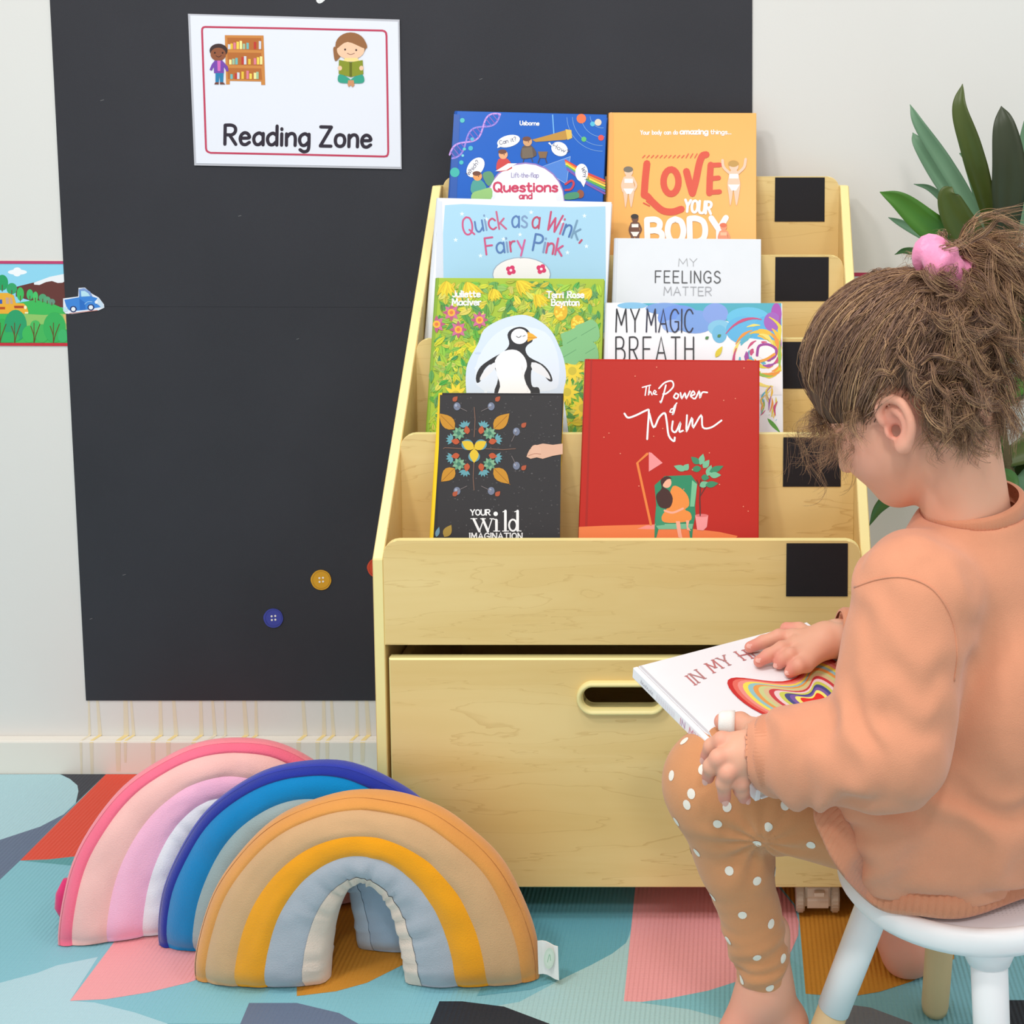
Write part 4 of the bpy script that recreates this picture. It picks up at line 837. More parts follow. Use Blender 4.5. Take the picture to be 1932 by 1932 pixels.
# ================================================================== rainbow cushions
def plush(nm, c):
    m = pmat(nm, c, .95, .09, 26, bump=.35, bscale=700, spec=.12, sheen=.35); return m
def cushion(name, label, loc, yaw, lean, ro, leg, cuts, cols, inner_col, outer_col, T=.037, seed=1, back_col=None):
    e = empty(name, (loc[0], loc[1], .0012), label, 'cushion', 'plush rainbow cushions on the mat')
    R = Matrix.Rotation(yaw, 4, 'Z') @ Matrix.Rotation(-lean, 4, 'X')
    off = Vector((seed*3.1, seed*1.7, 0)); ri = cuts[-1]
    nphi = 64
    path = [math.pi*k/nphi for k in range(nphi+1)]
    def pos(s, rho, y):
        ph = path[s]; x, zz = -rho*math.cos(ph), (leg+.64*rho)*math.sin(ph)
        u = s/(len(path)-1)
        wob = .006*mnoise.noise(Vector((u*7, rho*9, 0))+off)+.0025*math.sin(u*41+seed)*(1 if rho > ro*.9 else .3)
        puck = .0042*math.sin(u*70+5*mnoise.noise(Vector((u*11, 3, 0))+off))*max(0, 1-(rho-ri)/(.055))
        lump = .004*mnoise.noise(Vector((u*8, rho*30, 5))+off)
        sq = 1-.45*max(0, 1-zz/.03)**2
        p = Vector((x*(1+wob), y*sq+(math.copysign(puck+lump, y)*sq if abs(y) > .01 else 0), max(zz*(1+wob), 0)))
        q = R @ p
        return Vector((loc[0]+q.x, loc[1]+q.y, loc[2]+q.z))
    def yprof(rho):
        t = min(1, max(0, (rho-ri)/(ro-ri))); q = max(0, (t-.6)/.4); return T*(.86+.14*math.sin(math.pi*min(1, t*1.4)))*(1-.66*q**2.2)
    S = len(path)
    for b in range(len(cols)):
        r1, r0 = cuts[b], cuts[b+1]; nr = 6; vs = []; fs = []
        rows = []
        for sgn in (-1, 1):
            g = []
            for k in range(nr+1):
                t = k/nr; rho = r0+(r1-r0)*t
                y = yprof(rho)+.0035*math.sin(math.pi*t)**.6-.001
                if b == 0 and k == nr: y = yprof(rho)-.001
                col_ = []
                for s in range(S): col_.append(len(vs)); vs.append(pos(s, rho, sgn*y))
                g.append(col_)
            for k in range(nr):
                for s in range(S-1): fs.append((g[k][s], g[k+1][s], g[k+1][s+1], g[k][s+1])[::sgn])
            rows.append(g)
        for s, d in ((0, 1), (S-1, -1)):                      # soles of the two legs
            for k in range(nr): fs.append((rows[0][k][s], rows[1][k][s], rows[1][k+1][s], rows[0][k+1][s])[::d])
        mesh_obj('fabric_band', vs, fs, cols[b], e, smooth=True)
    for rho, m, sg, nm in ((cuts[0], outer_col, 1, 'outer_edge_panel'), (cuts[-1], inner_col, -1, 'inner_edge_panel')):
        vs = []; fs = []; ny = 8; g = []
        yy = yprof(rho)
        for k in range(ny+1):
            t = -1+2*k/ny; r2 = rho+sg*(.003 if sg > 0 else .026)*(1-t*t)**.5; c_ = []
            for s in range(S): c_.append(len(vs)); vs.append(pos(s, r2, t*yy))
            g.append(c_)
        for k in range(ny):
            for s in range(S-1): fs.append((g[k][s], g[k][s+1], g[k+1][s+1], g[k+1][s])[::sg])
        mesh_obj(nm, vs, fs, m, e, smooth=True)
    return e, pos, S
cuts = [.215, .198, .157, .119, .073]
tan = plush('caramel_plush', (222, 152, 78)); bei = plush('beige_plush', (208, 166, 122)); mus = plush('mustard_plush', (240, 160, 24)); gry = plush('grey_plush', (172, 178, 188)); crm = plush('cream_plush', (234, 212, 196))
e1, pos1, S1 = cushion('rainbow_cushion', 'tan mustard and grey rainbow cushion with white fabric tag', (-.465, -.5275, .0013), 0.0, .03, .215, .1, cuts, [tan, bei, mus, gry], crm, tan, seed=1)
e2, pos2, S2 = cushion('rainbow_cushion', 'royal blue and bright blue rainbow cushion behind the tan one', (-.545, -.4595, .0013), -.0, .0, .213, .111, [.213, .199, .16, .12, .073], [plush('royal_blue_plush', (34, 50, 152)), plush('bright_blue_plush', (0, 128, 190)), plush('sage_grey_plush', (156, 174, 176)), plush('mist_blue_plush', (160, 182, 206))], plush('powder_blue_plush', (176, 194, 214)), plush('royal_blue_edge', (46, 60, 170)), T=.032, seed=4)
e3, pos3, S3 = cushion('rainbow_cushion', 'pink rainbow cushion with white inner band leaning behind the blue one', (-.696, -.402, .0013), .29, .05, .203, .114, [.203, .187, .144, .1, .06], [plush('coral_pink_plush', (250, 112, 140)), plush('peach_pink_plush', (246, 190, 184)), plush('candy_pink_plush', (250, 184, 212)), plush('white_plush', (232, 230, 236))], plush('blush_plush', (226, 170, 180)), plush('coral_pink_edge', (248, 138, 152)), T=.03, seed=8)
v, f = tube_geo([atY(126, 1660, -.43), atY(119, 1685, -.43), atY(117, 1710, -.43), atY(122, 1730, -.432)], [.005, .009, .009, .005], 12); mesh_obj('hanging_loop', v, f, plush('hot_pink_plush', (226, 60, 120)), e3, smooth=True)
# sewn tag on the tan cushion
tg = pmat('white_satin_tag', (236, 236, 234), .5, .02, 50)
T0 = [(1014, 1776), (1054, 1780), (1056, 1843), (1016, 1838)]
ty_ = -.54
P = [atY(u, v, ty_) for u, v in T0]
vs = []; 
for k in range(6):
    t = k/5; bow = .003*math.sin(t*5)
    for (A_, B_) in ((P[0], P[1]), (P[3], P[2])): q = A_.lerp(B_, t); vs.append((q.x, q.y+bow-.004*t, q.z))
vs = [(v[0], v[1]+d, v[2]) for d in (0, .0012) for v in vs]
fs = [(2*k, 2*k+1, 2*k+3, 2*k+2) for k in range(5)]+[(12+2*k, 12+2*k+2, 12+2*k+3, 12+2*k+1) for k in range(5)]+[(0, 12, 13, 1), (10, 11, 23, 22)]+[(2*k, 2*k+2, 14+2*k, 12+2*k) for k in range(5)]+[(2*k+1, 13+2*k, 15+2*k, 2*k+3) for k in range(5)]
tago = mesh_obj('fabric_tag', vs, fs, tg, e1)
at2 = Art((0, ty_-.0075, 0), (0, -1, 0), .0002)
at2.ell(1036, 1808, 10, 20, (206, 222, 206), 4); at2.ell(1036, 1808, 7, 15, (214, 228, 214), 4); at2.stroke([(1033, 1815), (1037, 1800), (1039, 1812)], 1.2, (150, 190, 160), 3)
at2.build('tag_print', tago, M_MATTE)
# ================================================================== kids' stool
SC = Vector((.252, -.745, 0)); SR = .14; SH = .288
stool = empty('stool', (SC.x, SC.y, .0012), 'small round white kids stool with wooden leg tips under the seated child', 'stool')
WPL = pmat('white_stool_plastic', (244, 244, 246), .38, .01, 30)
WT = pmat('stool_wood_tip', (214, 186, 140), .55, .06, 40, stretch=(1, 1, .1))
def lathe(prof, n=56, c=(0, 0)):
    vs = []; fs = []
    for r, z in prof: vs += [(c[0]+r*math.cos(2*math.pi*k/n), c[1]+r*math.sin(2*math.pi*k/n), z) for k in range(n)]
    for j in range(len(prof)-1):
        for k in range(n): fs.append((j*n+k, j*n+(k+1) % n, (j+1)*n+(k+1) % n, (j+1)*n+k))
    return vs, fs
vs, fs = lathe([(.0001, SH-.03), (SR-.02, SH-.03), (SR-.006, SH-.028), (SR, SH-.02), (SR+.001, SH-.008), (SR-.003, SH-.001), (SR-.009, SH), (SR-.014, SH-.0025)], 64, (SC.x, SC.y))
mesh_obj('seat_rim', vs, fs, WPL, stool, smooth=True)
seat_m = pmat('dotted_seat_pad', (232, 232, 238), .45, .01, 30)
nt = seat_m.node_tree; N = nt.nodes; L = nt.links
vo = N.new('ShaderNodeTexVoronoi'); vo.inputs['Scale'].default_value = 230; vo.inputs['Randomness'].default_value = 0
tc = N.new('ShaderNodeTexCoord'); L.new(tc.outputs['Object'], vo.inputs['Vector'])
rp = N.new('ShaderNodeValToRGB'); rp.color_ramp.elements[0].position = .2; rp.color_ramp.elements[0].color = (.62, .63, .66, 1); rp.color_ramp.elements[1].position = .3; rp.color_ramp.elements[1].color = lin((234, 234, 240))+(1,)
L.new(vo.outputs['Distance'], rp.inputs[0]); L.new(rp.outputs[0], N['Principled BSDF'].inputs['Base Color'])
vs, fs = lathe([(SR-.0135, SH-.0022), (SR-.03, SH-.003), (.06, SH-.006), (.0001, SH-.007)], 64, (SC.x, SC.y)); mesh_obj('seat_pad', vs, fs, seat_m, stool, smooth=True)
for ang in (180, 270, 90, 0):
    q = math.radians(ang+3); d = Vector((math.cos(q), math.sin(q), 0))
    top = SC+d*.092+Vector((0, 0, SH-.028)); bot = SC+d*(.185 if ang == 180 else .15)+Vector((0, 0, .0065))
    ax = top-bot; k = .44 if ang != 90 else .62
    mid = bot+ax*k
    v, f = tube_geo([mid, mid+(top-mid)*.5, top], [.0178, .0185, .019], 24); lg = mesh_obj('leg', v, f, WPL, stool, smooth=False)
    lg.data.polygons.foreach_set('use_smooth', [len(p.vertices) == 4 for p in lg.data.polygons])
    v, f = tube_geo([bot, bot+(mid-bot)*.05, mid], [.0155, .0165, .0168], 24); tp = mesh_obj('wooden_tip', v, f, WT, lg, smooth=False)
    tp.data.polygons.foreach_set('use_smooth', [len(p.vertices) == 4 for p in tp.data.polygons])
    v, f = tube_geo([top-ax.normalized()*.03, top-ax.normalized()*.012, top], [.021, .03, .034], 24); mesh_obj('leg_socket', v, f, WPL, lg, smooth=True)
# ================================================================== lap book
be = math.radians(34); ta_ = math.radians(9)
LA = atY(1194, 1259, -.668)
r_ = Vector((math.cos(be), math.sin(be), 0)); s_ = Vector((math.sin(be)*math.cos(ta_), -math.cos(be)*math.cos(ta_), -math.sin(ta_)))
n_ = s_.cross(r_); n_ = n_ if n_.z > 0 else -n_
LW = .247; LH = .247; LT = .013
lap = empty('picture_book', LA+r_*(LW/2)+s_*(LH/2)-n_*LT, 'white picture book with nested rainbow hearts held on the lap of the child', 'book')
Mb = Matrix(((r_.x, s_.x, -n_.x, LA.x), (r_.y, s_.y, -n_.y, LA.y), (r_.z, s_.z, -n_.z, LA.z), (0, 0, 0, 1)))
wcov = pmat('white_cover', (244, 244, 248), .3, .01, 20)
bm = bmesh.new(); add_box(bm, (.007, 0, 0), (LW, LH, .0024), .0009, 2, Mb); bm_obj('front_cover', bm, wcov, lap)
bm = bmesh.new(); add_box(bm, (.007, 0, LT-.0024), (LW, LH, LT), .0009, 2, Mb); bm_obj('back_cover', bm, wcov, lap)
bm = bmesh.new(); add_box(bm, (0, 0, 0), (.0062, LH, LT), .0012, 2, Mb); bm_obj('spine', bm, wcov, lap)
bm = bmesh.new(); add_box(bm, (.005, .003, .0024), (LW-.003, LH-.003, LT-.0024), 0, 1, Mb); bm_obj('pages', bm, PAGE, lap)
def LP(q): return LA+r_*q[0]+s_*q[1]
def lap_local(u, v):
    P = on_plane(u, v, LA, n_)-LA; return P.dot(r_), P.dot(s_)
la = Art(LA, n_, .0003, .00003, fn=LP)
la.poly([(.0075, 0.001), (.0105, 0.001), (.0105, LH-.001), (.0075, LH-.001)], (206, 208, 214))
la.text('IN MY HEART', .045, .062, .2, .062, .02, .0022, [(196, 120, 120), (186, 130, 130)], gap=.22, serif=.0025, arc=.02)
hx, hy = lap_local(1512, 1302)
HC = [(206, 40, 40), (232, 110, 96), (240, 150, 140), (244, 226, 90), (150, 200, 206), (236, 160, 80), (206, 214, 150), (222, 196, 150), (206, 60, 70), (240, 214, 216), (206, 214, 90), (64, 74, 140), (120, 90, 170), (246, 240, 120), (236, 34, 24)]
for i, c in enumerate(HC):
    k = .006*(1-i/(len(HC)+2.2)); P = []
    for t in np.linspace(0, 2*math.pi, 49)[:-1]:
        P.append((hx+k*16*math.sin(t)*.78, hy+.012-k*(13*math.cos(t)-5*math.cos(2*t)-2*math.cos(3*t)-math.cos(4*t))*.78-.010+.0016*i))
    la.poly(P, c)
la.build('cover_print', lap)
ls = Art(LA, -r_, .0003, .00003, fn=lambda q: LA+s_*q[0]-n_*q[1])
ls.text('IN MY HEART', .105, .0105, .19, .0105, .007, .0011, [(226, 160, 180), (206, 170, 200)], gap=.22); [ls.stroke([(.02+.0036*k, .0085), (.0212+.0036*k, .0045+.001*(k % 3)), (.0222+.0036*k, .0085)], .0007, (160, 160, 170)) for k in range(8)]
for k in range(9): ls.stroke([(.056+.0045*k, .003), (.056+.0045*k, .010)], .0009, (222, 216, 226), cap=False)
ls.build('spine_print', lap)
# ================================================================== the child (signed distance shapes meshed by surface nets)
class Field:
    def __init__(s, lo, hi, h):
        s.lo = np.array(lo, float); s.h = h; s.n = np.ceil((np.array(hi)-s.lo)/h).astype(int)+1
        s.D = np.full(tuple(s.n), .25, dtype=np.float32)
    def block(s, c0, c1):
        i0 = np.clip(np.floor((np.array(c0)-s.lo)/s.h).astype(int), 0, s.n); i1 = np.clip(np.ceil((np.array(c1)-s.lo)/s.h).astype(int)+1, 0, s.n)
        sl = tuple(slice(a, b) for a, b in zip(i0, i1))
        g = np.meshgrid(*[s.lo[k]+np.arange(i0[k], i1[k])*s.h for k in range(3)], indexing='ij')
        return sl, np.stack(g, -1)
    def op(s, sl, d, k, sub=False):
        a = s.D[sl]
        if sub:
            hh = np.maximum(k-np.abs(a+d), 0)/k; s.D[sl] = np.maximum(a, -d)+hh*hh*k/4
        else:
            hh = np.maximum(k-np.abs(a-d), 0)/k; s.D[sl] = np.minimum(a, d)-hh*hh*k/4
    def cone(s, a, b, ra, rb, k=.01, sub=False, flat=None):
        a = np.array(a, float); b = np.array(b, float); m = max(ra, rb)+k+3*s.h
        sl, P = s.block(np.minimum(a, b)-m, np.maximum(a, b)+m)
        if P.size == 0: return
        ab = b-a; t = np.clip(((P-a)@ab)/max(ab@ab, 1e-12), 0, 1)
        Q = P-(a+t[..., None]*ab)
        if flat is not None:
            n = np.array(flat[0], float); n = n/np.linalg.norm(n); w_ = Q@n; Q = Q+(flat[1]-1)*w_[..., None]*n
        s.op(sl, (np.linalg.norm(Q, axis=-1)-(ra+(rb-ra)*t)).astype(np.float32), k, sub)
    def ell(s, c, r, axes=None, k=.01, sub=False):
        c = np.array(c, float); r = np.array(r, float); m = r.max()+k+3*s.h
        sl, P = s.block(c-m, c+m)
        if P.size == 0: return
        Q = P-c
        if axes is not None: Q = Q@np.array(axes, float).T
        k0 = np.linalg.norm(Q/r, axis=-1); k1 = np.linalg.norm(Q/(r*r), axis=-1)+1e-9
        s.op(sl, (k0*(k0-1)/k1).astype(np.float32), k, sub)
    def mesh(s, smooth=2):
        D = s.D; S = D < 0; n = np.array(D.shape)-1
        cnt = np.zeros(tuple(n), np.int8); acc = np.zeros(tuple(n)+(3,), np.float32); num = np.zeros(tuple(n), np.float32)
        C = [(i, j, k) for i in (0, 1) for j in (0, 1) for k in (0, 1)]
        def cor(A, c): return A[c[0]:c[0]+n[0], c[1]:c[1]+n[1], c[2]:c[2]+n[2]]
        for c in C: cnt += cor(S, c)
        act = (cnt > 0) & (cnt < 8); I = np.argwhere(act)
        for a_ in C:
            for ax in range(3):
                if a_[ax]: continue
                b_ = list(a_); b_[ax] = 1
                da = D[tuple((I+np.array(a_)).T)]; db = D[tuple((I+np.array(b_)).T)]
                x = (da < 0) != (db < 0); t = np.where(x, da/np.where(da == db, 1, da-db), 0)
                pa = np.tile(np.array(a_, np.float32), (len(I), 1)); pa[:, ax] += t
                if ax == 0 and a_ == (0, 0, 0): A = np.zeros((len(I), 3), np.float64); B = np.zeros(len(I))
                A += pa*x[:, None]; B += x
        V_ = s.lo+(I+A/np.maximum(B, 1)[:, None])*s.h
        idx = np.full(tuple(n), -1, np.int64); idx[tuple(I.T)] = np.arange(len(I))
        faces = []
        for ax in range(3):
            o1, o2 = [(1, 2), (2, 0), (0, 1)][ax]
            lo_ = [slice(1, -1)]*3; lo_[ax] = slice(0, -1); hi_ = list(lo_); hi_[ax] = slice(1, None)
            A0 = S[tuple(lo_)]; A1 = S[tuple(hi_)]; E = np.argwhere(A0 != A1)
            if len(E) == 0: continue
            sg = A0[tuple(E.T)]; E = E+np.array([0 if k == ax else 1 for k in range(3)])
            def cell(d1, d2):
                q = E.copy(); q[:, o1] -= d1; q[:, o2] -= d2; return idx[tuple(q.T)]
            Q = np.stack([cell(1, 1), cell(0, 1), cell(0, 0), cell(1, 0)], 1)
            Q[~sg] = Q[~sg][:, ::-1]; faces.append(Q)
        Fc = np.concatenate(faces); Fc = Fc[(Fc >= 0).all(1)]
        V_ = relax(V_, Fc, smooth)
        return V_, Fc
def relax(V_, Fc, it, lam=.5):
    if it == 0: return V_
    E = np.concatenate([Fc[:, [0, 1]], Fc[:, [1, 2]], Fc[:, [2, 3]], Fc[:, [3, 0]]]); E = np.concatenate([E, E[:, ::-1]])
    deg = np.bincount(E[:, 0], minlength=len(V_))[:, None]
    for _ in range(it):
        A = np.zeros_like(V_); np.add.at(A, E[:, 0], V_[E[:, 1]]); V_ = V_+lam*(A/np.maximum(deg, 1)-V_)
    return V_
def vnormals(V_, Fc):
    n = np.cross(V_[Fc[:, 2]]-V_[Fc[:, 0]], V_[Fc[:, 3]]-V_[Fc[:, 1]]); N_ = np.zeros_like(V_)
    for k in range(4): np.add.at(N_, Fc[:, k], n)
    return N_/np.maximum(np.linalg.norm(N_, axis=1, keepdims=True), 1e-12)
def cat(parts):
    vs = []; fs = []; o = 0
    for v, f in parts: vs.append(v); fs.append(f+o); o += len(v)
    return np.concatenate(vs), np.concatenate(fs)
def fast_obj(name, V_, Fc, m, parent, smooth=True):
    base = np.array(wloc(parent)); me = bpy.data.meshes.new(name); V_ = np.asarray(V_, np.float64)-base; Fc = np.asarray(Fc)
    nv, nf, k = len(V_), len(Fc), Fc.shape[1]
    me.vertices.add(nv); me.vertices.foreach_set('co', V_.astype(np.float32).ravel()); me.loops.add(nf*k); me.loops.foreach_set('vertex_index', Fc.astype(np.int32).ravel())
    me.polygons.add(nf); me.polygons.foreach_set('loop_start', np.arange(0, nf*k, k, dtype=np.int32)); me.polygons.foreach_set('use_smooth', np.full(nf, smooth))
    me.materials.append(m); me.update(); me.validate()
    o = bpy.data.objects.new(name, me); COL.objects.link(o); o.parent = parent; return o
def Vn(*a): return np.array(a, float)
person = empty('person', (.2, -.77, .0012), 'child in peach sweatshirt and dotted leggings sitting reading a book', 'person')
SKIN, nt, b = new_mat('skin'); N = nt.nodes; L = nt.links
tc = N.new('ShaderNodeTexCoord'); nz = N.new('ShaderNodeTexNoise'); nz.inputs['Scale'].default_value = 26; nz.inputs['Detail'].default_value = 3; L.new(tc.outputs['Object'], nz.inputs[0])
at_n = N.new('ShaderNodeAttribute'); at_n.attribute_name = 'Blush'
rp = N.new('ShaderNodeMixRGB'); rp.inputs[1].default_value = lin((234, 180, 152))+(1,); rp.inputs[2].default_value = lin((226, 166, 138))+(1,); L.new(nz.outputs[0], rp.inputs[0])
r2 = N.new('ShaderNodeMixRGB'); r2.inputs[2].default_value = lin((222, 134, 122))+(1,); L.new(at_n.outputs['Fac'], r2.inputs[0]); L.new(rp.outputs[0], r2.inputs[1]); L.new(r2.outputs[0], b.inputs['Base Color'])
b.inputs['Roughness'].default_value = .5; b.inputs['Subsurface Weight'].default_value = .25; b.inputs['Subsurface Radius'].default_value = (.012, .005, .003); b.inputs['Subsurface Scale'].default_value = .4; b.inputs['Specular IOR Level'].default_value = .35
# joints
A3 = lambda u, v, y: np.array(atY(u, v, y))
shL = A3(1722, 1128, -.852); elL = A3(1676, 1408, -.9); wrL = A3(1436, 1420, -.872)
shR = Vn(.305, -.69, .61); elR = Vn(.27, -.6, .45); wrR = np.array(on_plane(1575, 1240, LA, n_)+n_*.026)
pel = Vn(.247, -.765, .355); che = Vn(.272, -.775, .5); nek = A3(1838, 965, -.775)
hipL = Vn(.21, -.815, .355); kneL = A3(1345, 1478, -.775); ankL = A3(1448, 1862, -.74)
hipR = Vn(.272, -.71, .362); kneR = Vn(.19, -.535, .375); ankR = A3(1704, 1745, -.487)
# head frame
psi = math.radians(27); pit = math.radians(37)
fh = Vn(-math.cos(psi), math.sin(psi), 0); hf = math.cos(pit)*fh-math.sin(pit)*Vn(0, 0, 1); hu = math.cos(pit)*Vn(0, 0, 1)+math.sin(pit)*fh; hl = np.cross(hu, hf)
roll = math.radians(-4); hu, hl = hu*math.cos(roll)+hl*math.sin(roll), hl*math.cos(roll)-hu*math.sin(roll)
Hc = A3(1700, 728, -.757); HA = np.stack([hf, hl, hu])
def Hd(f, l, u): return Hc+hf*f+hl*l+hu*u
# --- head and neck
fd = Field(Hc-Vn(.16, .13, .27), Hc+Vn(.2, .14, .15), .0022)
fd.ell(Hd(-.006, 0, .018), (.09, .073, .084), HA)
fd.ell(Hd(.03, 0, -.032), (.056, .058, .068), HA, k=.03)
fd.ell(Hd(.054, 0, -.03), (.034, .048, .04), HA, k=.02)
for sgn in (1, -1):
    fd.ell(Hd(.046, sgn*.03, -.047), (.03, .028, .031), HA, k=.025)
    fd.ell(Hd(.083, sgn*.026, -.008), (.008, .014, .008), HA, k=.01, sub=True)
    fd.ell(Hd(.077, sgn*.026, -.009), (.011, .013, .01), HA, k=.006)
fd.ell(Hd(.058, 0, -.086), (.025, .028, .02), HA, k=.028)
fd.cone(Hd(.082, 0, -.006), Hd(.1, 0, -.036), .007, .0095, k=.014)
fd.ell(Hd(.09, .009, -.038), (.007, .006, .006), HA, k=.006); fd.ell(Hd(.09, -.009, -.038), (.007, .006, .006), HA, k=.006)
fd.ell(Hd(.082, 0, -.059), (.007, .017, .0045), HA, k=.005); fd.ell(Hd(.08, 0, -.067), (.007, .015, .005), HA, k=.005)
fd.cone(Hd(-.034, 0, -.045), nek-Vn(0, 0, .05), .044, .046, k=.013)
# left ear
eC = A3(1681, 797, -.757)
t_ = (eC-Hc); 
eRel = np.array([t_@hf, 0, t_@hu])
def ear(sgn):
    f0, u0 = -.004, -.039
    c = Hd(f0, sgn*.0715, u0)
    en = hl*sgn*.97+hf*.06+hu*.12; en /= np.linalg.norm(en)
    eu = hu*math.cos(.26)-hf*math.sin(.26); eu -= en*(eu@en); eu /= np.linalg.norm(eu); ef = np.cross(eu, en)*1.0
    if ef@hf < 0: ef = -ef
    ax = np.stack([ef, en, eu])
    def E_(f, n, u): return c+ef*f+en*n+eu*u
    fd.ell(E_(-.004, .003, .001), (.0155, .0058, .0235), ax, k=.007)
    fd.ell(E_(.001, .0095, -.002), (.0105, .007, .0155), ax, k=.004, sub=True)
    pts = [E_(.012, .006, .006), E_(.0125, .008, .017), E_(.006, .0095, .0245), E_(-.005, .0105, .026), E_(-.0155, .0105, .019), E_(-.02, .01, .006), E_(-.019, .009, -.006), E_(-.013, .0078, -.016), E_(-.006, .0065, -.0225)]
    pts = catmull(pts, 4)
    for i in range(len(pts)-1): fd.cone(pts[i], pts[i+1], .0041, .0041, k=.0025)
    an = catmull([E_(-.003, .006, .015), E_(-.0095, .0068, .008), E_(-.0115, .0066, -.002), E_(-.008, .006, -.011), E_(-.002, .0055, -.0145)], 3)
    for i in range(len(an)-1): fd.cone(an[i], an[i+1], .003, .003, k=.003)
    fd.ell(E_(-.001, .005, -.022), (.0085, .005, .0075), ax, k=.006)
    fd.ell(E_(.0105, .004, -.005), (.0042, .0045, .0065), ax, k=.004)
    fd.ell(E_(.003, .004, -.004), (.0055, .006, .0065), ax, k=.003, sub=True)
    return c
earL = ear(1); ear(-1)
head = fd.mesh(1)
# --- hands
def hand(fd, wr, kn, fing, thumb, arm_to, r=.0083):
    pc = np.mean(kn, 0)
    fd.cone(arm_to, wr, .026, .0205, k=.01)
    for k_ in kn: fd.cone(wr+(k_-wr)*.25, k_, .0125, .0102, k=.012)
    for k0, ch in zip(kn, fing):
        pr = k0; rr_ = r+.0008
        for i, q in enumerate(ch): fd.cone(pr, q, rr_, rr_-.0009, k=.0035); pr = q; rr_ -= .0009
    pr = thumb[0]; fd.cone(wr+(pr-wr)*.3, pr, .014, .0125, k=.012); rr_ = .0108
    for q in thumb[1:]: fd.cone(pr, q, rr_, rr_-.0012, k=.004); pr = q; rr_ -= .0012
BPL = lambda u, v, o: np.array(on_plane(u, v, LA+n_*o, n_))
fl = Field(wrL-Vn(.12, .07, .1), wrL+Vn(.08, .13, .09), .0014)
knL = [A3(1390, 1402, -.874), A3(1386, 1421, -.884), A3(1391, 1441, -.886), A3(1404, 1457, -.878)]
fiL = [[A3(1362, 1397, -.874), A3(1342, 1408, -.868), A3(1333, 1428, -.86)], [A3(1355, 1430, -.89), A3(1341, 1446, -.886), A3(1336, 1466, -.876)], [A3(1372, 1457, -.894), A3(1365, 1476, -.89), A3(1367, 1504, -.88)], [A3(1397, 1475, -.886), A3(1399, 1490, -.88), A3(1404, 1504, -.872)]]
thL = [BPL(1426, 1378, .014), BPL(1397, 1362, .013), BPL(1362, 1361, .0115)]
hand(fl, wrL+Vn(-.004, 0, .002), knL, fiL, thL, wrL+(elL-wrL)*.25)
handL = fl.mesh(1)
fr_ = Field(wrR-Vn(.13, .1, .06), wrR+Vn(.07, .1, .06), .0014)
knR = [BPL(1497, 1203, .02), BPL(1504, 1217, .021), BPL(1511, 1235, .019), BPL(1520, 1252, .016)]
fiR = [[BPL(1470, 1201, .02), BPL(1440, 1211, .013), BPL(1415, 1221, .0085)], [BPL(1475, 1224, .02), BPL(1449, 1237, .013), BPL(1432, 1248, .0085)], [BPL(1492, 1236, .021), BPL(1478, 1244, .014), BPL(1470, 1252, .008)], [BPL(1508, 1256, .017), BPL(1497, 1262, .011), BPL(1490, 1268, .0075)]]
thR = [BPL(1530, 1202, .014), BPL(1508, 1190, .011), BPL(1484, 1187, .0095)]
hand(fr_, wrR+np.array(r_)*-.012, knR, fiR, thR, wrR+(elR-wrR)*.3, r=.0085)
handR = fr_.mesh(1)
# --- feet
def foot(ank, toe_dir, heel_up, g=1.0):
    """ankle, forward direction on the floor, how far the heel is lifted"""
    d = np.array(toe_dir, float); d /= np.linalg.norm(d); s2 = np.cross(Vn(0, 0, 1), d)
    ball = ank+d*.085; ball[2] = .019
    heel = ank-d*.022; heel[2] = max(.024, ank[2]-.05)
    f = Field(np.minimum(ball, heel)-Vn(.09, .09, .04), np.maximum(ank, ball)+Vn(.09, .09, .09), .002)
    f.cone(ank+Vn(0, 0, .06), ank, .025*g, .024*g, k=.01); f.cone(ank, heel, .024*g, .022*g, k=.02); f.cone(ank+d*.01, ball, .022*g, .016*g, k=.02)
    f.cone(ball+s2*.018, ball-s2*.018, .016, .014, k=.02); f.cone(heel, ball, .02*g, .015*g, k=.02)
    for i in range(5):
        o = (i-2)*.0105; p0 = ball+s2*o+d*.008; p1 = ball+s2*o*1.08+d*(.034-.0016*i*i*.5); p0[2] = .015; p1[2] = .0105
        f.cone(p0, p1, .0085 if i else .0105, .0072 if i else .0095, k=.003)
    f.D = np.maximum(f.D, -((f.lo[2]+np.arange(f.n[2])*f.h)-.0025)[None, None, :].astype(np.float32))
    return f.mesh(1)
footL = foot(ankL, (-.86, -.35, 0), .05); footR = foot(ankR, (-.12, 1, 0), 0, 1.4)
# --- the rest of the body under the clothes
fb = Field((-.14, -.97, .05), (.42, -.42, .7), .006)
for p_, q_, a_ in ((pel, che, .03), (che, nek-Vn(0, 0, .05), .03), (shL, elL, .024), (elL, wrL, .022), (shR, elR, .024), (elR, wrR, .022), (pel, kneL, .024), (kneL, ankL, .024), (pel, kneR, .024), (kneR, ankR, .024), (che, shL, .024), (che, shR, .024)): fb.cone(p_, q_, a_, a_, k=.01)
core = fb.mesh(1)
parts = [head, handL, handR, footL, footR, core]
bV, bF = cat(parts)
body = fast_obj('body', bV, bF, SKIN, person)
bl_ = np.zeros(len(bV))
def blush(c, r, a):
    global bl_
    bl_ = np.maximum(bl_, a*np.exp(-((np.linalg.norm(bV-np.array(c), axis=1)/r)**2)))
blush(earL, .028, .55); blush(Hd(.05, .045, -.04), .03, .35); blush(Hd(.082, 0, -.063), .014, .8)
for ch in fiL+fiR: blush(ch[-1], .016, .85); blush(ch[0], .011, .4)
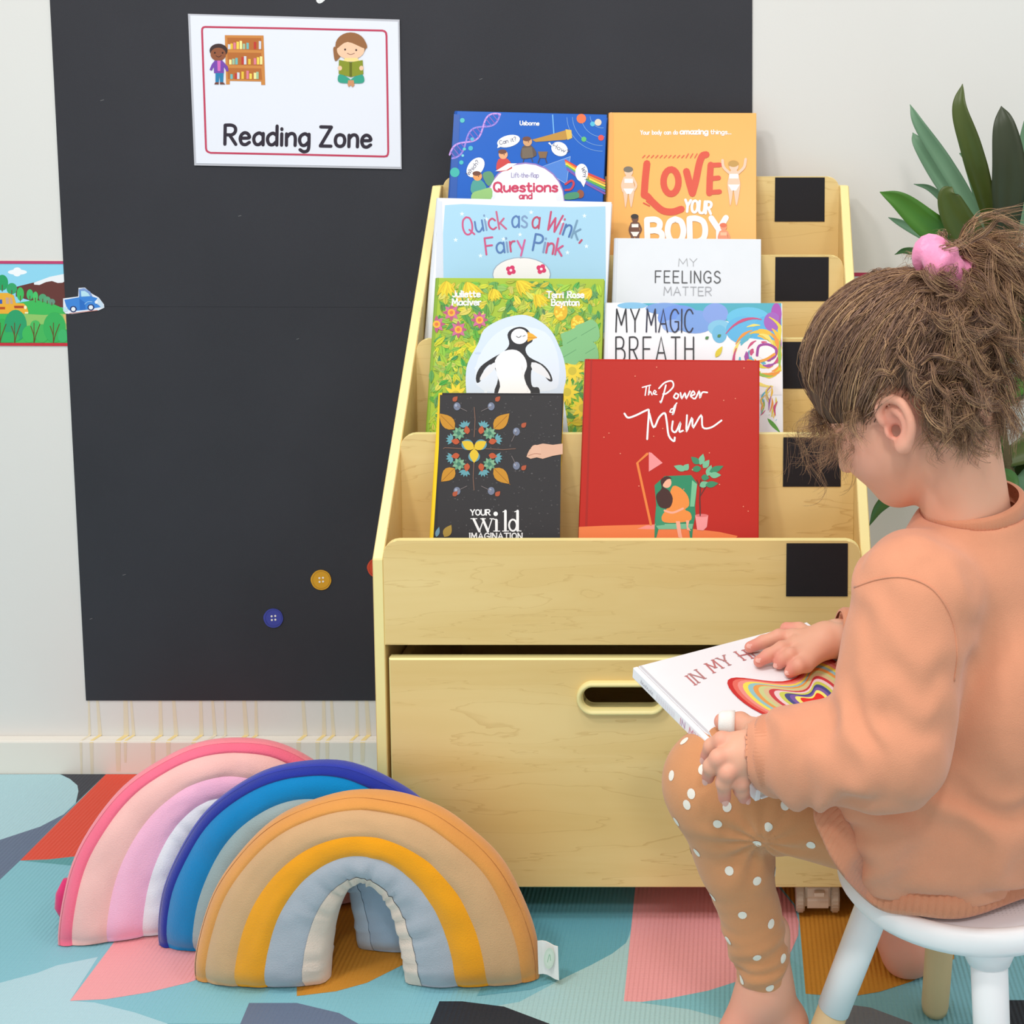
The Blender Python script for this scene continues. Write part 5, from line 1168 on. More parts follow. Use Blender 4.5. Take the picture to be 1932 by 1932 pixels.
blush(thL[-1], .016, .6); blush(thR[-1], .016, .8); blush(ankL+Vn(-.03, 0, -.05), .07, .55); blush(ankR, .09, .55)
at = body.data.attributes.new('Blush', 'FLOAT', 'POINT'); at.data.foreach_set('value', bl_.astype(np.float32))
# finger nails, eyelashes, brows
NM = pmat('fingernail', (236, 176, 162), .3, .02, 50)
for ch in fiL+fiR+[thL, thR]:
    p1 = ch[-1]; d = p1-ch[-2]; d /= np.linalg.norm(d); view = np.array(CAM)-p1; view[2] = abs(view[2])+.6; up_ = view-d*(view@d); up_ /= np.linalg.norm(up_); sd = np.cross(d, up_)
    c = p1+d*.0012+up_*.0062
    vs = [c+d*.0042*math.cos(q)+sd*.0034*math.sin(q)+up_*(.0004-.0012*math.sin(q)**2) for q in np.linspace(0, 2*math.pi, 13)[:-1]]+[c+up_*.0007]
    mesh_obj('nail', vs, [(i, (i+1) % 12, 12) for i in range(12)], NM, body, smooth=True)
LASH = pmat('dark_lash', (70, 50, 40), .7)
for sgn in (1, -1):
    pth = [Hd(.0885-.03*abs(t)**2*.25, sgn*(.026+.012*t), -.0125-.002*(1-t*t)) for t in np.linspace(-1, 1, 7)]; v, f = tube_geo(pth, [.0005, .0009, .0011, .0011, .0011, .0009, .0005], 6); mesh_obj('eyelashes', v, f, LASH, body, smooth=True)
    pth = [Hd(.0865-.006*t*t, sgn*(.027+.014*t), .0085+.003*(1-t*t)) for t in np.linspace(-1, 1, 7)]; v, f = tube_geo(pth, [.0006, .0013, .0017, .0018, .0015, .001, .0004], 6); mesh_obj('eyebrow', v, f, LASH, body, smooth=True)
# bandage on the left thumb
v, f = tube_geo([thL[1]+(thL[2]-thL[1])*.3, thL[1]+(thL[2]-thL[1])*.55, thL[2], thL[2]+(thL[2]-thL[1])*.18], [.0113, .0112, .0106, .0085], 20); mesh_obj('thumb_bandage', v, f, pmat('white_bandage', (244, 240, 234), .7, .03, 200, bump=.3, bscale=900), person, smooth=True)
# ------------------------------------------------------------------ clothes
def knit(name, c, rib=None):
    m = pmat(name, c, .92, .05, 60, bump=.25, bscale=900, spec=.1, sheen=.25); return m
SWM = knit('peach_sweatshirt_fleece', (220, 151, 118)); RIB = knit('peach_rib_knit', (214, 145, 112)); LEG = knit('caramel_legging_jersey', (210, 146, 100))
def smooth01(x): x = np.clip(x, 0, 1); return x*x*(3-2*x)
def nz3(P, sx, sy, sz, o=0): return np.array([mnoise.noise(Vector((p[0]*sx+o, p[1]*sy+o, p[2]*sz-o))) for p in P])
ft = Field((-.03, -1.0, .255), (.47, -.5, .72), .003)
ft.ell((.247, -.765, .37), (.125, .1, .075), k=.02)
ft.cone(hipL+Vn(.015, .012, 0), hipL+(kneL-hipL)*.22, .076, .07, k=.02); ft.cone((.25, -.768, .395), che, .106, .106, k=.04); ft.cone(che, (.264, -.775, .6), .1, .07, k=.04)
ft.cone(shL+Vn(.012, .02, 0), shR, .06, .06, k=.04); ft.cone((.26, -.775, .6), nek-Vn(0, 0, .02), .066, .057, k=.03)
Zs = lambda u, v: np.array(atZ(u, v, SH+.004))
hem = [A3(1537, 1520, -.889), A3(1554, 1590, -.9), A3(1592, 1655, -.89), Zs(1655, 1702)+Vn(0, -.012, .0), Zs(1730, 1728), Zs(1815, 1733), Zs(1905, 1705), Vn(.352, -.8, .296), Vn(.365, -.74, .298), Vn(.345, -.68, .302), Vn(.28, -.645, .325), Vn(.2, -.655, .37), Vn(.145, -.72, .4), Vn(.12, -.8, .41)]
for h_ in hem:
    u_ = np.array((.25, -.775, .47))-h_+Vn(0, 0, .06); u_ /= np.linalg.norm(u_); q_ = h_+u_*.04
    ft.cone(q_, q_+(np.array((.25, -.775, .42))-q_)*.75, .011, .06, k=.03)
ft.cone(shL, elL, .061, .058, k=.02); ft.cone(elL, wrL+(elL-wrL)*.05, .056, .034, k=.012); ft.ell(wrL+(elL-wrL)*.42-Vn(0, 0, .006), (.05, .044, .047), k=.02)
ft.cone(shR, elR, .058, .052, k=.015); ft.cone(elR, wrR+(elR-wrR)*.12, .05, .034, k=.012)
ndir = Hd(-.026, 0, -.045)-nek; ndir = ndir/np.linalg.norm(ndir); ndir = ndir*.6+Vn(.0, -.12, .45); ndir /= np.linalg.norm(ndir)
ft.cone(nek-ndir*.004, nek+ndir*.1, .05, .075, k=.008, sub=True)
for w_, e_ in ((wrL, elL), (wrR, elR)):
    dd = (w_-e_)/np.linalg.norm(w_-e_); ft.cone(w_-dd*.002, w_+dd*.08, .027, .027, k=.004, sub=True)
sV, sF = ft.mesh(2); sN = vnormals(sV, sF)
def along(a, b):
    ab = b-a; L2 = ab@ab; t = ((sV-a)@ab)/L2; dist = np.linalg.norm(sV-a-np.clip(t, 0, 1)[:, None]*ab, axis=1); return t, dist
t1, d1 = along(elL, wrL); t2, d2 = along(shL, elL)
g1 = nz3(sV, 14, 14, 14); g2 = nz3(sV, 22, 22, 9, 3); g3 = nz3(sV, 7, 7, 16, 9)
arm1 = smooth01((.085-d1)/.03)*smooth01(t1*3+.6)*smooth01((1.05-t1)*6); arm2 = smooth01((.085-d2)/.03)*(1-arm1)*smooth01((1.2-t2)*3)
disp = arm1*(.0055*np.sin(t1*19+9*g1)*(.45+g2)+.004*g2)+arm2*(.0016*np.sin(t2*13+8*g2)+.0025*g1)+(1-np.maximum(arm1, arm2))*(.007*g3+.004*np.sin(sV[:, 2]*70+sV[:, 0]*50+7*g1)*smooth01((.5-sV[:, 2])/.12))
# crease behind the arm and across the elbow
crk = np.exp(-(np.abs(d1-.062)/.008)**2)*(1-arm1)*smooth01((t1+.25)*5); disp -= .004*crk
sV = relax(sV+sN*disp[:, None], sF, 2)
sweat = fast_obj('sweatshirt', sV, sF, SWM, person)
bvhS = BVHTree.FromPolygons([tuple(v) for v in sV], [tuple(int(i) for i in f) for f in sF])
def cast(bvh, u, v):
    r = ray(u, v).normalized(); h = bvh.ray_cast(CAM, r); return h
def seam(pts, bvh, parent, m, r=.0011, name='seam'):
    P = []
    for q in catmull(pts, 6):
        h = cast(bvh, q[0], q[1])
        if h[0] is not None: P.append(h[0]+h[1]*(.0002))
    if len(P) > 3:
        v, f = tube_geo(P, r, 6); mesh_obj(name, v, f, m, parent, smooth=True)
SEAM = knit('peach_seam', (214, 146, 114))
seam([(1612, 1108), (1660, 1092), (1710, 1090), (1760, 1112), (1795, 1165), (1806, 1230), (1800, 1285)], bvhS, sweat, SEAM)
seam([(1640, 1060), (1690, 1020), (1745, 1000)], bvhS, sweat, SEAM, .0009) if False else None
# ribbed strips: collar, cuffs, hem
def ribbed(name, ring, updir, width, m, parent, th=.0035, ribs=150, out=None, ctr=None, lean=0.0, amp=.0006):
    C = catmull(ring, 8, closed=True); n = len(C); seg = []
    tot = 0; K = ribs*2
    # resample evenly
    C = [np.array(c) for c in C]; d = [0]
    for i in range(n): d.append(d[-1]+np.linalg.norm(C[(i+1) % n]-C[i]))
    S = np.linspace(0, d[-1], K+1)[:-1]; pts = []
    for s in S:
        i = min(np.searchsorted(d, s, side='right')-1, n-1); t = (s-d[i])/max(d[i+1]-d[i], 1e-9); pts.append(C[i]+(C[(i+1) % n]-C[i])*t)
    ctr = np.mean(pts, 0) if ctr is None else ctr
    vs = []; fs = []; prof = [(0, -th), (0, 0), (.12, th*.7), (.5, th), (.88, th*.7), (1, 0), (1, -th)]
    for i, p in enumerate(pts):
        u_ = updir(p) if callable(updir) else np.array(updir); u_ = u_/np.linalg.norm(u_); o_ = p-ctr; o_ = o_-u_*(o_@u_); o_ /= np.linalg.norm(o_)
        for (a, b) in prof: vs.append(p+u_*(a*width)+o_*(b+(amp if i % 2 else -amp)*(1 if 0 < a < 1 else 0)))
    m_ = len(prof)
    for i in range(K):
        j = (i+1) % K
        for k in range(m_-1): fs.append((i*m_+k, j*m_+k, j*m_+k+1, i*m_+k+1))
    return mesh_obj(name, vs, fs, m, parent, smooth=True)
def ring(c, ax, r, n=14, r2=None, x=None):
    ax = ax/np.linalg.norm(ax); x = np.cross(ax, Vn(0, 1, .2)) if x is None else x; x = x/np.linalg.norm(x); y = np.cross(ax, x)
    return [c+x*r*math.cos(2*math.pi*k/n)+y*(r2 or r)*math.sin(2*math.pi*k/n) for k in range(n)]
ribbed('collar', ring(nek-ndir*.006, ndir, .051), ndir, .021, RIB, sweat, ribs=90, th=.0035)
for w_, e_ in ((wrL, elL), (wrR, elR)):
    dd = (w_-e_)/np.linalg.norm(w_-e_); ribbed('cuff', ring(w_-dd*.03, dd, .0325), dd, .03, RIB, sweat, ribs=60, th=.0028)
hemo = ribbed('hem_band', hem, lambda p: np.array((.25, -.775, .47))-p+Vn(0, 0, .06), .033, RIB, sweat, ribs=130, amp=.0016, th=.008, ctr=np.array((.24, -.775, .33)))
# ------------------------------------------------------------------ leggings
fg = Field((-.13, -.94, .06), (.4, -.43, .46), .003)
fg.ell((.247, -.765, .355), (.1, .095, .062), k=.02)
cL = kneL+(ankL-kneL)*.33+Vn(.004, 0, 0); cR = kneR+(ankR-kneR)*.33
fg.cone(hipL+Vn(.015, .012, 0), kneL+Vn(.02, 0, -.004), .068, .053, k=.02); fg.ell(kneL+Vn(.004, 0, .004), (.053, .051, .054), k=.02); fg.cone(kneL, cL, .048, .04, k=.02); fg.cone(cL, ankL, .038, .028, k=.02)
fg.cone(hipR, kneR, .067, .051, k=.02); fg.cone(kneR, cR, .048, .042, k=.02); fg.cone(cR, ankR, .042, .03, k=.02)
for a_, k_ in ((ankL, kneL), (ankR, kneR)):
    dd = (a_-k_)/np.linalg.norm(a_-k_); fg.cone(a_+dd*.026, a_+dd*.1, .045, .045, k=.004, sub=True)
gV, gF = fg.mesh(2); gN = vnormals(gV, gF)
ab = ankL-kneL; tl = ((gV-kneL)@ab)/(ab@ab); dl = np.linalg.norm(gV-kneL-np.clip(tl, 0, 1)[:, None]*ab, axis=1)
q1 = nz3(gV, 18, 18, 18, 2); q2 = nz3(gV, 9, 9, 30, 5)
dis = smooth01((.07-dl)/.02)*(.0024*np.sin(tl*52+6*q1)*smooth01((tl-.62)*4)+.0012*np.sin(tl*30+7*q2)*smooth01((tl-.35)*3))
# creases fanning out behind the bent knee
kb = kneL+Vn(.05, -.02, -.035); rr_ = gV-kb; ang_ = np.arctan2(rr_[:, 2], rr_[:, 0]); rd = np.linalg.norm(rr_, axis=1)
dis += .0028*np.sin(ang_*11+2*q1)*np.exp(-(rd/.06)**2)+.0012*q1
gV = relax(gV+gN*dis[:, None], gF, 1)
legg = fast_obj('leggings', gV, gF, LEG, person)
bvhG = BVHTree.FromPolygons([tuple(v) for v in gV], [tuple(int(i) for i in f) for f in gF])
DOT = pmat('white_dot_print', (240, 232, 220), .9, .03, 90)
dz = [(268, 643), (352, 772), (300, 883), (280, 933), (210, 800), (232, 1010), (420, 1019), (325, 1150), (473, 1233), (600, 1280), (397, 1353), (533, 1435), (467, 1552), (600, 1630), (530, 1730), (658, 1767), (790, 1785), (663, 1475), (720, 1635), (590, 1872), (728, 934), (650, 1034), (845, 1117), (803, 1203), (1008, 1277), (600, 1105), (463, 942), (537, 850), (292, 1235), (447, 1620), (370, 1440)]
cent = []
for (x, y) in dz:
    h = cast(bvhG, 1180+x/2.415, 1132+y/2.415)
    if h[0] is not None and abs(h[1].dot(ray(1180+x/2.415, 1132+y/2.415).normalized())) > .15: cent.append((h[0], h[1]))
for i in RNG.permutation(len(gV))[:6000]:
    p = Vector(gV[i]); nn = Vector(gN[i])
    if nn.dot(CAM-p) > .15*(CAM-p).length: continue
    if all((p-c).length > .034 for c, _ in cent): cent.append((p, nn))
vs = []; fs = []
for c, nn in cent:
    nn = Vector(nn); x = nn.cross(Vector((0, 0, 1)) if abs(nn.z) < .9 else Vector((1, 0, 0))).normalized(); y = nn.cross(x); o = len(vs)
    for rr2, k in ((.0024, 8), (.0047, 12)):
        for i in range(k):
            a = 2*math.pi*i/k; p = c+x*(rr2*math.cos(a))+y*(rr2*1.12*math.sin(a)); h = bvhG.find_nearest(p); vs.append(h[0]+h[1]*.00045)
    h = bvhG.find_nearest(c); vs.append(h[0]+h[1]*.00045); ci = len(vs)-1
    fs += [(ci, o+i, o+(i+1) % 8) for i in range(8)]
    for i in range(12):
        a = int(i*8/12) ; b_2 = int((i+1)*8/12) % 8; i2 = (i+1) % 12
        fs.append((o+a, o+8+i, o+8+i2)) if a == b_2 else fs.append((o+a, o+8+i, o+8+i2, o+b_2))
dots = mesh_obj('polka_dots', vs, fs, DOT, legg); dots['kind'] = 'stuff'
# ------------------------------------------------------------------ hair
HAIR = art_mat('brown_hair', .5, .35)
CAPM = pmat('hair_underlayer', (92, 70, 56), .8, .3, 60, stretch=(1, 1, .3))
E0 = np.array([-.006, 0, .018]); ER = np.array([.09, .073, .084])
def hairline(q):                                             # >0 where hair grows; q in head coordinates
    f, l, u = q[..., 0], q[..., 1], q[..., 2]
    return u-(-.03+.62*f+.042*np.exp(-((f+.006)/.028)**2)*smooth01(np.abs(l)/.05)-.022*smooth01((f-.015)/.03)*smooth01((.085-f)/.02))
nu, nv = 64, 40; vs = []; fs = []; ok = {}
for j in range(nv+1):
    for i in range(nu):
        th, ph = math.pi*j/nv, 2*math.pi*i/nu; w_ = np.array([math.sin(th)*math.cos(ph), math.sin(th)*math.sin(ph), math.cos(th)]); q = E0+ER*w_
        ok[(j, i)] = hairline(q) > .0; k = 1.03+.07*smooth01(np.array(hairline(q)/.03)); k = max(k, 1.03+.075*smooth01((-.02-q[0])/.03)); vs.append(Hd(*(E0+ER*w_*k)))
for j in range(nv):
    for i in range(nu):
        i2 = (i+1) % nu
        if ok[(j, i)] and ok[(j+1, i)] and ok[(j, i2)] and ok[(j+1, i2)]: fs.append((j*nu+i, (j+1)*nu+i, (j+1)*nu+i2, j*nu+i2))
hair = mesh_obj('hair', vs, fs, CAPM, person, smooth=True)
bunW = A3(1784, 500, -.765)
bl3 = HA@(bunW-Hc)-E0; wb = bl3/ER; bun_k = np.linalg.norm(wb); wb = wb/bun_k
PAL = np.array([lin(c) for c in ((138, 104, 82), (158, 122, 92), (178, 140, 104), (200, 162, 120), (114, 84, 70), (92, 68, 60), (148, 116, 98))])
def strands(paths, rad, cols, name, parent):
    """paths (n,m,3) -> three-sided tubes"""
    if name != 'ponytail':                                   # no stray locks standing off the top of the head
        q_ = ((paths-Hc)@HA.T-E0)/ER; bad = ((np.linalg.norm(q_, axis=2) > 1.26) & (q_[..., 2] > .15) & (q_[..., 0] > -.75)).any(1)
        paths, rad, cols = paths[~bad], rad[~bad], cols[~bad]
    n, m, _ = paths.shape
    T = np.gradient(paths, axis=1); T /= np.maximum(np.linalg.norm(T, axis=2, keepdims=True), 1e-9)
    ref = np.array([.3, .8, .52]); X = np.cross(T, ref); X /= np.maximum(np.linalg.norm(X, axis=2, keepdims=True), 1e-9); Y = np.cross(T, X)
    tap = np.linspace(1, .35, m)[None, :, None]; R_ = rad[:, None, None]*tap
    V_ = np.stack([paths+R_*(X*math.cos(a)+Y*math.sin(a)) for a in (0, 2.094, 4.189)], 2).reshape(-1, 3)
    base = (np.arange(n)*m*3)[:, None, None]+(np.arange(m-1)*3)[None, :, None]; k = np.arange(3)[None, None, :]; k2 = (k+1) % 3
    Fc = np.stack([base+k, base+k2, base+3+k2, base+3+k], -1).reshape(-1, 4)
    o = fast_obj(name, V_, Fc, HAIR, parent)
    ca = o.data.color_attributes.new('Col', 'FLOAT_COLOR', 'POINT'); cc = np.concatenate([np.repeat(cols, m*3, 0), np.ones((n*m*3, 1))], 1); ca.data.foreach_set('color', cc.astype(np.float32).ravel())
    o['kind'] = 'stuff'; return o
def pick(n, p=None): 
    c = PAL[RNG.choice(len(PAL), n, p=p)]; return c*RNG.uniform(.8, 1.2, (n, 1))
# pulled-up hair
W0 = RNG.normal(size=(26000, 3)); W0 /= np.linalg.norm(W0, axis=1, keepdims=True); g = hairline(E0+ER*W0); W0 = W0[(g > -.004) & ((W0*wb).sum(1) > -.93)][:9000]; n = len(W0)
cl = PAL[(np.floor(mnoise.random() * 7)).astype(int) if False else 0]
M_ = 16; t = np.linspace(0, 1, M_)[None, :, None]; om = np.arccos(np.clip((W0*wb).sum(1), -1, 1))[:, None, None]
end = RNG.uniform(.55, 1.0, (n, 1, 1)); tt = t*end
Wt = (np.sin((1-tt)*om)*W0[:, None]+np.sin(tt*om)*wb)/np.maximum(np.sin(om), 1e-3)
# waves shared by neighbouring strands
fr1 = np.array([nz3(W0, 4, 4, 4, 1), nz3(W0, 4, 4, 4, 5), nz3(W0, 4, 4, 4, 9)]).T
fr2 = np.array([nz3(W0, 9, 9, 9, 1), nz3(W0, 9, 9, 9, 5), nz3(W0, 9, 9, 9, 9)]).T
wave = np.sin(t*RNG.uniform(5, 12, (n, 1, 1))+9*fr1[:, None, :1])*fr2[:, None, :]*.16+.1*fr1[:, None, :]*np.sin(t*3.14)
Wt = Wt+wave*np.minimum(1, t*4)+RNG.normal(size=(n, 1, 3))*.012
Wt /= np.linalg.norm(Wt, axis=2, keepdims=True)
layer = RNG.uniform(.03, .17, (n, 1, 1)); off = 1.02+layer*np.minimum(1, t*3)*(1+.25*fr1[:, None, :1])+.06*np.sin(t*9+12*fr2[:, None, 1:2])*np.minimum(1, t*3)*.35+(bun_k-1.2)*np.maximum(0, tt-.6)**2*5*.5
P = E0+ER*Wt*off; Pw = Hc+P[..., :1]*hf+P[..., 1:2]*hl+P[..., 2:]*hu
tone = np.clip(.5+.55*fr2[:, 0]+.5*fr1[:, 1]+RNG.normal(size=n)*.14, 0, .999); order = np.array([5, 4, 0, 6, 1, 2, 3]); cols = PAL[order[(tone*7).astype(int)]]*RNG.uniform(.85, 1.15, (n, 1))
strands(Pw, RNG.uniform(.00035, .0007, n), cols, 'swept_strands', hair)
# loose curls round the hairline
def curls(roots, d0, length, curl, n, grav=.7, m=22, rad=(.00025, .00055), spread=.5, clump=16):
    N0 = n; n = max(1, n//clump)
    R0 = roots[RNG.integers(len(roots), size=n)]; dirs = d0(R0)+RNG.normal(size=(n, 3))*spread; dirs /= np.linalg.norm(dirs, axis=1, keepdims=True)
    Lh = RNG.uniform(*length, n)[:, None]; pos = R0.copy(); out = [pos.copy()]; ph = RNG.uniform(0, 6.28, n); fq = RNG.uniform(5, 11, n); amp = RNG.uniform(*curl, n)
    a = np.cross(dirs, Vn(.2, .3, 1)); a /= np.linalg.norm(a, axis=1, keepdims=True); b_3 = np.cross(dirs, a); hel = []
    for i in range(m-1):
        dirs = dirs+Vn(0, 0, -grav)*(1.6/m); dirs /= np.linalg.norm(dirs, axis=1, keepdims=True); pos = pos+dirs*Lh/m; k = (i+1)/m
        hel.append(pos+(a*np.cos(ph+fq*k)[:, None]+b_3*np.sin(ph+fq*k)[:, None])*(amp*min(1, k*2.5))[:, None]-(a*np.cos(ph)[:, None]+b_3*np.sin(ph)[:, None])*0)
    S = np.repeat(np.stack([R0]+hel, 1), clump, 0); k = np.linspace(.3, 1, m)[None, :, None]; wig = np.sin(np.linspace(0, 9, m)[None, :, None]+RNG.uniform(0, 6, (len(S), 1, 3)))
    S = S+RNG.normal(size=(len(S), 1, 3))*.0032*k+wig*.0012*k
    return S, RNG.uniform(*rad, len(S))*.62
Wc = RNG.normal(size=(40000, 3)); Wc /= np.linalg.norm(Wc, axis=1, keepdims=True); Q = E0+ER*Wc; gq = hairline(Q)
def world(q): return Hc+q[..., :1]*hf+q[..., 1:2]*hl+q[..., 2:]*hu
edge = (gq > -.002) & (gq < .016)
nap = world(Q[edge & (Q[:, 0] < -.035)]*1.06); tem = world(Q[edge & (Q[:, 0] > .02) & (Q[:, 1] > -.03)]*1.05); fro = world(Q[edge & (Q[:, 0] > .06)]*1.05)
tem = tem[tem[:, 2] < Hc[2]+.015]; fro = fro[fro[:, 2] < Hc[2]+.015]
outw = lambda R0: (R0-Hc)/np.linalg.norm(R0-Hc, axis=1, keepdims=True)
lo_p = [.2, .2, .2, .15, .1, .05, .1]
P1, r1 = curls(nap, lambda R0: outw(R0)*.9+Vn(.1, 0, -.5), (.025, .06), (.003, .009), 2400, .8); strands(P1, r1, pick(len(P1), lo_p), 'nape_curls', hair)
P1, r1 = curls(tem, lambda R0: outw(R0)*.8-hu*.4+hf*.3, (.02, .05), (.002, .006), 900, .9); strands(P1, r1*.8, pick(len(P1), lo_p), 'temple_curls', hair)
P1, r1 = curls(fro, lambda R0: outw(R0)*.7+Vn(-.25, .1, -.7), (.05, .1), (.006, .015), 110, 1.0, m=34, clump=5); strands(P1, r1*.75, pick(len(P1), lo_p), 'forehead_curls', hair)
alls = world(Q[(gq > .01) & (Q[:, 0] < .03)]*1.12)
P1, r1 = curls(alls, lambda R0: outw(R0)*.5+RNG.normal(size=(len(R0), 3))*.6, (.012, .03), (.002, .005), 260, .3, clump=2); strands(P1, r1*.55, pick(len(P1), lo_p), 'flyaway_hairs', hair)
back = world(Q[(gq > .004) & (Q[:, 0] < -.03)]*1.15)
P1, r1 = curls(back, lambda R0: outw(R0)*.6+Vn(.3, -.1, -.5), (.04, .075), (.004, .011), 3400, .7, rad=(.0004, .0008)); strands(P1, r1, pick(len(P1), [.22, .22, .16, .08, .14, .08, .1]), 'back_curls', hair)
pony = bunW+RNG.normal(size=(400, 3))*.012+Vn(.02, 0, -.004)
P1, r1 = curls(pony, lambda R0: Vn(.95, .0, -.02)+RNG.normal(size=(len(R0), 3))*.2, (.05, .11), (.005, .013), 3400, .9, m=26, rad=(.0004, .0008)); strands(P1, r1, pick(len(P1), [.2, .22, .2, .16, .1, .04, .08]), 'ponytail', hair)
# scrunchie
ax = np.array(bunW-Hd(*E0)); ax = ax/np.linalg.norm(ax)*.55+Vn(.62, 0, .5)*.6; ax /= np.linalg.norm(ax); x_ = np.cross(ax, Vn(0, 1, 0)); x_ /= np.linalg.norm(x_); y_ = np.cross(ax, x_)
vs = []; fs = []; nu, nv = 72, 16
for i in range(nu):
    a = 2*math.pi*i/nu; c = bunW+(x_*math.cos(a)+y_*math.sin(a))*.02; o_ = x_*math.cos(a)+y_*math.sin(a)
    tr = .0155*(1+.2*math.sin(a*5+1.5)+.06*math.sin(a*11))
    for j in range(nv):
        b_4 = 2*math.pi*j/nv; rr3 = tr*(1+.05*math.sin(b_4*3+a*6)); vs.append(c+o_*rr3*math.cos(b_4)+ax*rr3*1.15*math.sin(b_4))
for i in range(nu):
    for j in range(nv): fs.append((i*nv+j, ((i+1) % nu)*nv+j, ((i+1) % nu)*nv+(j+1) % nv, i*nv+(j+1) % nv))
mesh_obj('hair_scrunchie', vs, fs, pmat('pink_satin', (240, 146, 186), .38, .12, 60, bump=.6, bscale=140, sheen=.3), person, smooth=True)
# ================================================================== potted plant behind the child
PB = Vector((.43, -.17, .0012)); PT_ = atY(1890, 520, -.17)
plant = empty('potted_plant', PB, 'tall green potted plant with long strap leaves beside the bookshelf', 'plant')
v, f = lathe([(.0001, .0012), (.09, .0012), (.095, .006), (.115, .21), (.12, .222), (.116, .226), (.108, .222), (.104, .19), (.0001, .188)], 48, (PB.x, PB.y)); mesh_obj('pot', v, f, pmat('white_ceramic_pot', (226, 224, 218), .35), plant, smooth=True)
bm = bmesh.new(); rs = random.Random(5)
v, f = lathe([(.1035, .192), (.07, .197), (.03, .199), (.0001, .2)], 40, (PB.x, PB.y)); mesh_obj('soil', v, f, pmat('potting_soil', (70, 54, 42), .95, .3, 120, bump=.8, bscale=200), plant, smooth=True)
v, f = tube_geo(catmull([(PB.x, PB.y, .19), (PB.x+.012, PB.y+.01, .42), (PT_.x-.005, PT_.y, .65), (PT_.x, PT_.y, PT_.z-.02)], 8), .013, 12); mesh_obj('stem', v, f, pmat('brown_stem', (96, 84, 54), .8, .2, 60, bump=.5), plant, smooth=True)
LM = [pmat('leaf_olive', (74, 88, 34), .38, .3, 14), pmat('leaf_green', (76, 128, 44), .36, .22, 14), pmat('leaf_blue_green', (104, 142, 110), .42, .15, 14), pmat('leaf_dark', (54, 62, 40), .4, .25, 14), pmat('leaf_mid', (70, 110, 60), .4, .2, 14)]
def leaf(pts, wd, m, twist=0.0, cup=.35, n=18, point=.75):
    C = [Vector(p) for p in catmull(pts, 10)]; K = len(C); vs = []; fs = []; w5 = (-1, -.55, 0, .55, 1)
    for i, p in enumerate(C):
        t = i/(K-1); tg = (C[min(i+1, K-1)]-C[max(i-1, 0)]).normalized()
        side = tg.cross(CAM-p).normalized(); nn = side.cross(tg).normalized()
        q = twist; side, nn = side*math.cos(q)+nn*math.sin(q), nn*math.cos(q)-side*math.sin(q)
        h = wd/2*(min(1, (t/.42))**.8*.72+.28)*(max(0, 1-((t-.42)/.58)**1.9) if t > .42 else 1)**.95
        h = max(h, .0004)
        for k in w5: vs.append(p+side*(h*k)+nn*(h*cup*k*k)+nn*(.0007 if False else 0))
    n5 = 5; top = len(vs)
    C2 = []
    for i in range(K):
        for k in range(5): vs.append(Vector(vs[i*5+k])+Vector((0, .0008, -.0004)))
    for i in range(K-1):
        for k in range(4):
            fs.append((i*5+k, i*5+k+1, (i+1)*5+k+1, (i+1)*5+k)); fs.append((top+i*5+k, top+(i+1)*5+k, top+(i+1)*5+k+1, top+i*5+k+1))
        fs.append((i*5, (i+1)*5, top+(i+1)*5, top+i*5)); fs.append((i*5+4, top+i*5+4, top+(i+1)*5+4, (i+1)*5+4))
    return mesh_obj('leaf', vs, fs, m, plant, smooth=True)
base = (1890, 520, -.17)
def PX(l): return [atY(*q) for q in l]
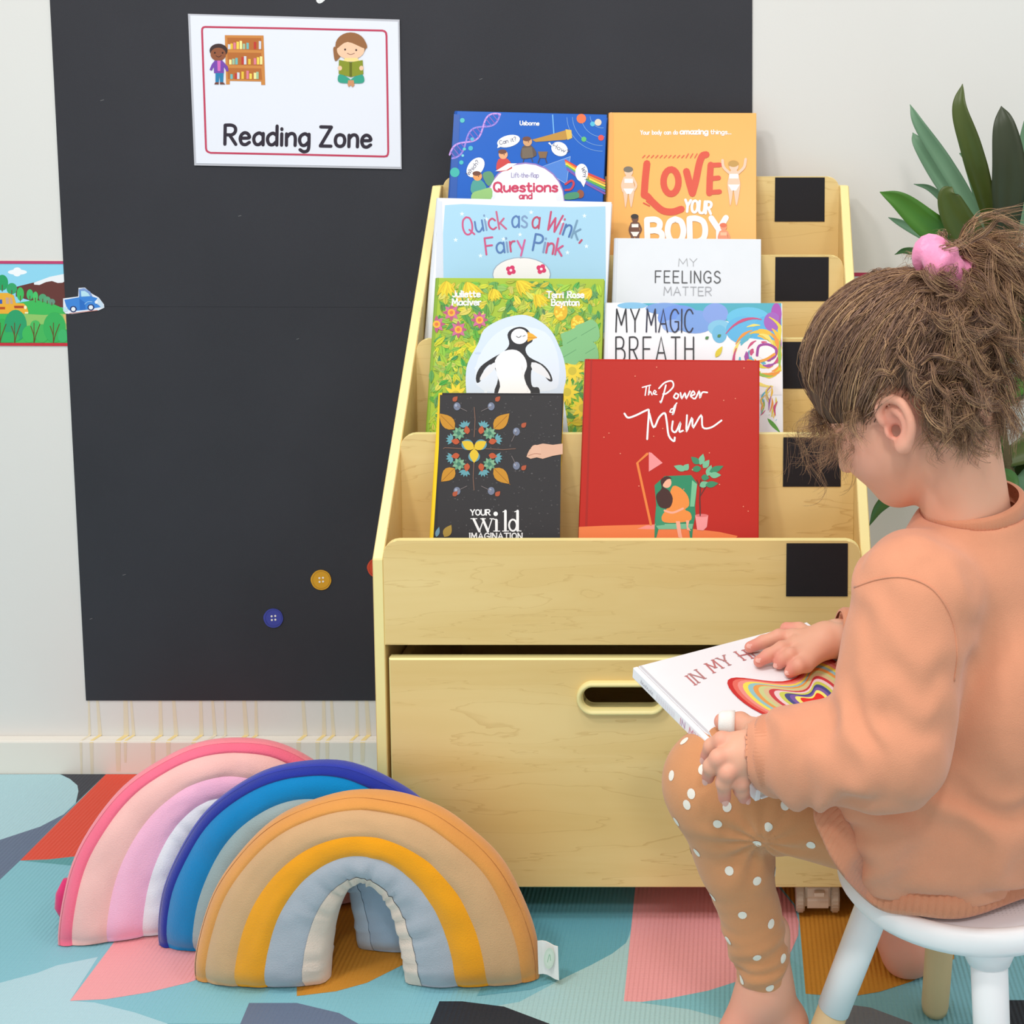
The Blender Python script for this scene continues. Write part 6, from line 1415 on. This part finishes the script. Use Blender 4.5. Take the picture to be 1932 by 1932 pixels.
SPEC = [([base, (1868, 400, -.2), (1835, 280, -.22), (1812, 205, -.22), (1816, 158, -.21)], 40, 0, .3), ([base, (1850, 420, -.16), (1785, 310, -.14), (1735, 235, -.13), (1717, 197, -.12)], 30, 2, .2), ([base, (1845, 430, -.15), (1780, 345, -.12), (1735, 275, -.11), (1722, 250, -.1)], 34, 2, -.2), ([base, (1900, 420, -.22), (1905, 320, -.24), (1896, 240, -.24), (1889, 200, -.23)], 58, 3, .1), ([base, (1920, 420, -.14), (1938, 310, -.12), (1948, 230, -.12), (1950, 190, -.12)], 44, 2, .2), ([base, (1865, 420, -.13), (1842, 340, -.11), (1825, 298, -.1), (1810, 289, -.09)], 26, 2, .2), ([base, (1830, 430, -.12), (1790, 385, -.1), (1755, 355, -.09), (1724, 347, -.09)], 17, 2, .3), ([base, (1830, 475, -.2), (1755, 425, -.23), (1700, 380, -.24), (1660, 362, -.24)], 50, 1, .1), ([base, (1800, 470, -.14), (1740, 440, -.12), (1700, 420, -.11), (1676, 410, -.11)], 20, 2, .3), ([base, (1820, 505, -.15), (1750, 480, -.13), (1710, 472, -.12), (1688, 480, -.12)], 18, 4, .3), ([base, (1850, 470, -.22), (1812, 420, -.24), (1790, 370, -.25), (1796, 352, -.25)], 56, 0, .1), ([(1895, 940, -.17), (1780, 900, -.18), (1700, 925, -.19), (1660, 955, -.19), (1640, 992, -.19)], 30, 4, .3)]
for pts, w_, mi_, tw in SPEC: leaf(PX(pts), w_*2.02/2400, LM[mi_], tw)
for i in range(26):
    a = rs.uniform(0, 6.28); zc = PT_.z-rs.uniform(.0, .42); o = Vector((PT_.x, PT_.y, zc)); l = rs.uniform(.12, .24); d = Vector((math.cos(a), math.sin(a)*.65, 0))
    if d.x < -.2: d.x *= .45
    if d.y > .3: d.y *= .4
    up = rs.uniform(.1, .7)
    leaf([o, o+d*l*.4+Vector((0, 0, l*up*.6)), o+d*l*.8+Vector((0, 0, l*up*.7)), o+d*l*1.05+Vector((0, 0, l*up*.3))], rs.uniform(.035, .065), LM[(1, 4, 0, 1, 4, 2)[i % 6]], rs.uniform(-.4, .4))
